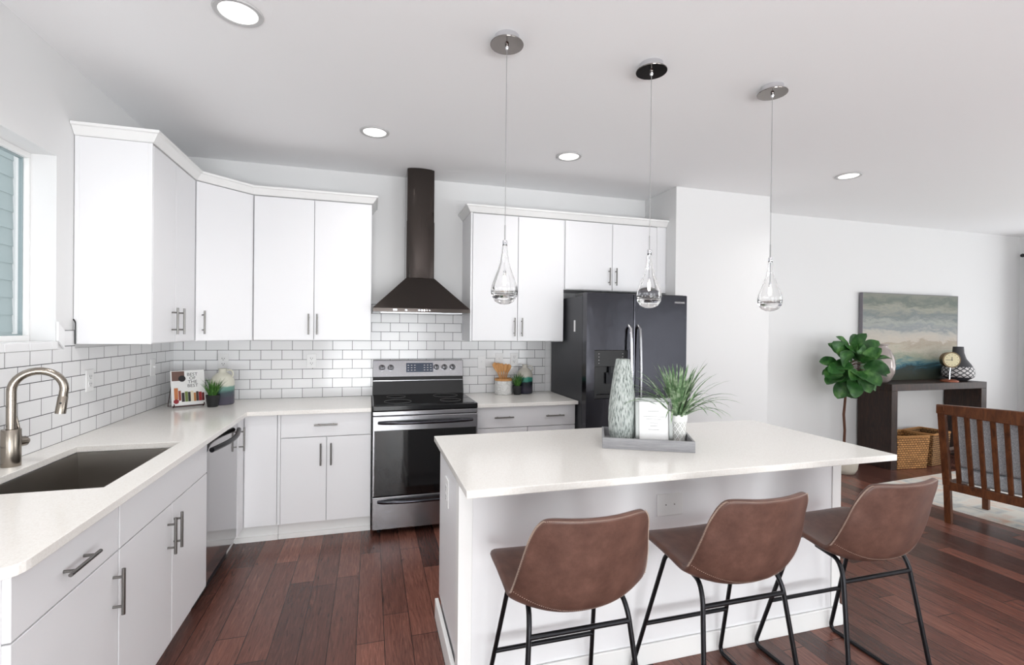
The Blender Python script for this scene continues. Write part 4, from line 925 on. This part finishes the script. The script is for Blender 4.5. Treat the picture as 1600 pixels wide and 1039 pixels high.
for i in range(48):
    u_=1-2*(i+.5)/48; a=i*2.399; rr_=math.sqrt(1-u_*u_)
    dr=Vector((rr_*math.cos(a),rr_*math.sin(a)*.6,u_))
    if dr.y>.25: dr.y=.25
    dr.normalize()
    ra=rr.choice((.4,1,1)); base=C0+Vector((dr.x*.17*ra,dr.y*.08-.02-.05*(ra<1),dr.z*.17*ra)); L=rr.uniform(.17,.24)
    d=(dr+Vector((rr.uniform(-.3,.3),rr.uniform(-.35,.05),rr.uniform(-.25,.35)))).normalized()
    n=Vector((rr.uniform(-.7,.1),rr.uniform(-1,-.2),rr.uniform(.2,1.1)))
    stem_=Vector((6.345,-.325,max(.95,min(1.35,base.z-.05))))
    tr.tube([tuple(stem_),tuple((stem_+base)/2+Vector((0,0,.01))),tuple(base)],[.004,.003,.0025],6)
    fig_leaf(base,d,n,L,L*rr.uniform(.33,.42),rr.uniform(.1,.9))
fig_leaf(Vector((6.36,-.34,1.36)),(.5,-.1,.8),(-.4,-.8,.3),.15,.05,.4)
lv_.v=[(q[0],min(q[1],-.04) if q[0]<6.85 else min(q[1],-.42),q[2]) for q in lv_.v]
obj('trunk',tr,BARK,c,smooth=True); obj('foliage',lv_,LEAF,c,smooth='all')
# ------------------------------------------------------------------ settee
ch=thing('settee','walnut slat-back settee with grey cushions on the right, seen from behind','settee',(5.80,-1.60,0),R(0))
ca_=math.atan2(-.985,.17)   # direction along the back (towards -y)
ch.rotation_euler=(0,0,ca_)
# local: x along back from near-left post, y = depth to the seat front (+y local = +x world)
WS=1.32
def lbox(m,p0,p1,w_,t_):   # slanted bar in y-z with width along x
    m.hexa([(p0[0]-w_/2,p0[1]-t_/2,p0[2]),(p0[0]+w_/2,p0[1]-t_/2,p0[2]),(p0[0]+w_/2,p0[1]+t_/2,p0[2]),(p0[0]-w_/2,p0[1]+t_/2,p0[2])],[(p1[0]-w_/2,p1[1]-t_/2,p1[2]),(p1[0]+w_/2,p1[1]-t_/2,p1[2]),(p1[0]+w_/2,p1[1]+t_/2,p1[2]),(p1[0]-w_/2,p1[1]+t_/2,p1[2])]); return m
for x in (0,WS):
    lg=MB(); lbox(lg,(x,.03,0),(x,.0,.30),.042,.042); lbox(lg,(x,.0,.30),(x,-.11,.93),.046,.046)
    obj('rear_leg',lg,CHAIRW,ch,local=True,bevel=.004)
    obj('front_leg',lbox(MB(),(x,.66,0.012),(x,.64,.56),.042,.042),CHAIRW,ch,local=True,bevel=.004)
    obj('armrest',MB().box(x-.03,x+.03,-.03,.70,.56,.585),CHAIRW,ch,local=True,bevel=.006)
    obj('side_rail',MB().box(x-.015,x+.015,.02,.63,.27,.33),CHAIRW,ch,local=True,bevel=.003)
rows=[]
m=MB(); N=16
for k in range(N+1):
    t_=k/N; x=-.03+(WS+.06)*t_; h=.905; hh=.035+.018*math.sin(PI*t_)
    m.v+= [(x,-.125,h-hh),(x,-.085,h-hh),(x,-.085,h+hh),(x,-.125,h+hh)]
for k in range(N):
    for j in range(4): m.f.append((k*4+j,k*4+(j+1)%4,(k+1)*4+(j+1)%4,(k+1)*4+j))
m.f+= [(3,2,1,0),(N*4,N*4+1,N*4+2,N*4+3)]
obj('top_rail',m,CHAIRW,ch,local=True,bevel=.006,recalc=True)
obj('rear_rail',MB().box(.02,WS-.02,-.018,.018,.27,.335),CHAIRW,ch,local=True,bevel=.003)
obj('front_rail',MB().box(.02,WS-.02,.615,.65,.25,.33),CHAIRW,ch,local=True,bevel=.003)
ns=17
for k in range(ns):
    x=.075+(WS-.15)*k/(ns-1); obj('slat',lbox(MB(),(x,-.004,.33),(x,-.104,.885),.03,.018),CHAIRW,ch,local=True,bevel=.003)
for i in range(2):
    x0=.03+i*(WS-.06)/2
    obj('seat_cushion',MB().box(x0+.003,x0+(WS-.06)/2-.003,.03,.66,.335,.45),FABRIC,ch,local=True,bevel=.03,seg=4)
    b=MB().hexa([(x0+.003,.03,.455),(x0+(WS-.06)/2-.003,.03,.455),(x0+(WS-.06)/2-.003,.15,.455),(x0+.003,.15,.455)],[(x0+.003,-.062,.87),(x0+(WS-.06)/2-.003,-.062,.87),(x0+(WS-.06)/2-.003,.05,.87),(x0+.003,.05,.87)])
    obj('back_cushion',b,FABRIC,ch,local=True,bevel=.025,seg=4)
# rug
RUG=mat('faded_rug',rgb(220,214,204),.95)
v=coords(RUG,(1,1,1)); n_,l_,b_=nodes(RUG); vo=n_.new('ShaderNodeTexVoronoi'); vo.distance='CHEBYCHEV'; vo.inputs['Scale'].default_value=4.2; l_.new(v,vo.inputs['Vector'])
c1=ramp(RUG,vo.outputs['Distance'],[(0,rgb(206,120,96)),(.14,rgb(232,226,214)),(.3,rgb(170,178,184)),(.42,rgb(236,232,222)),(.6,rgb(222,170,140)),(.8,rgb(226,224,216))])
f=noise(RUG,v,5,6,.7); l_.new(mixc(RUG,ramp(RUG,f,[(.35,(.15,.15,.15,1)),(.6,(.85,.85,.85,1))]),c1,rgb(232,230,222)),b_.inputs['Base Color']); bump(RUG,noise(RUG,v,300,2),.4,.003)
rg=obj('area_rug',MB().box(0,2.6,-2.9,0,.0,.009),RUG); rg.location=(6.12,-.74,.001); rg.rotation_euler=(0,0,R(5)); tag(rg,'faded patterned rug under the settee','rug')
# curtain and rod at the right wall
t_=thing('curtain_rod','black curtain rod on the right wall near the far corner','curtain rod',(RW-.09,-1.35,2.53))
obj('rod',MB().tube([(RW-.09,-.09,2.53),(RW-.09,-2.7,2.53)],.012,12),BLACK,t_,smooth=True)
for y in (-.075,-2.715): obj('finial',MB().lathe([(0,2.505),(.018,2.512),(.025,2.53),(.018,2.548),(0,2.555)],RW-.09,y,16,cap=False),BLACK,t_,smooth='all')
for y in (-.13,-2.66): obj('bracket',MB().tube([(RW-.001,y,2.53),(RW-.09,y,2.53)],.007,8),BLACK,t_)
CUR=mat('grey_curtain',rgb(128,130,136),.9)
def curtain(y0,y1,label):
    rows=[]; N=60
    for z_ in (2.515,2.4,1.5,.6,.03):
        rows.append([(RW-.09+.03*math.sin(k/N*PI*9)*(1 if z_<2.5 else .7),y0+(y1-y0)*k/N,z_) for k in range(N+1)])
    tag(obj('curtain',MB().grid(rows),CUR,smooth='all',solid=.003),label,'curtain','grey curtains on the right wall')
curtain(-.13,-.5,'long grey curtain on the right wall nearest the far corner')
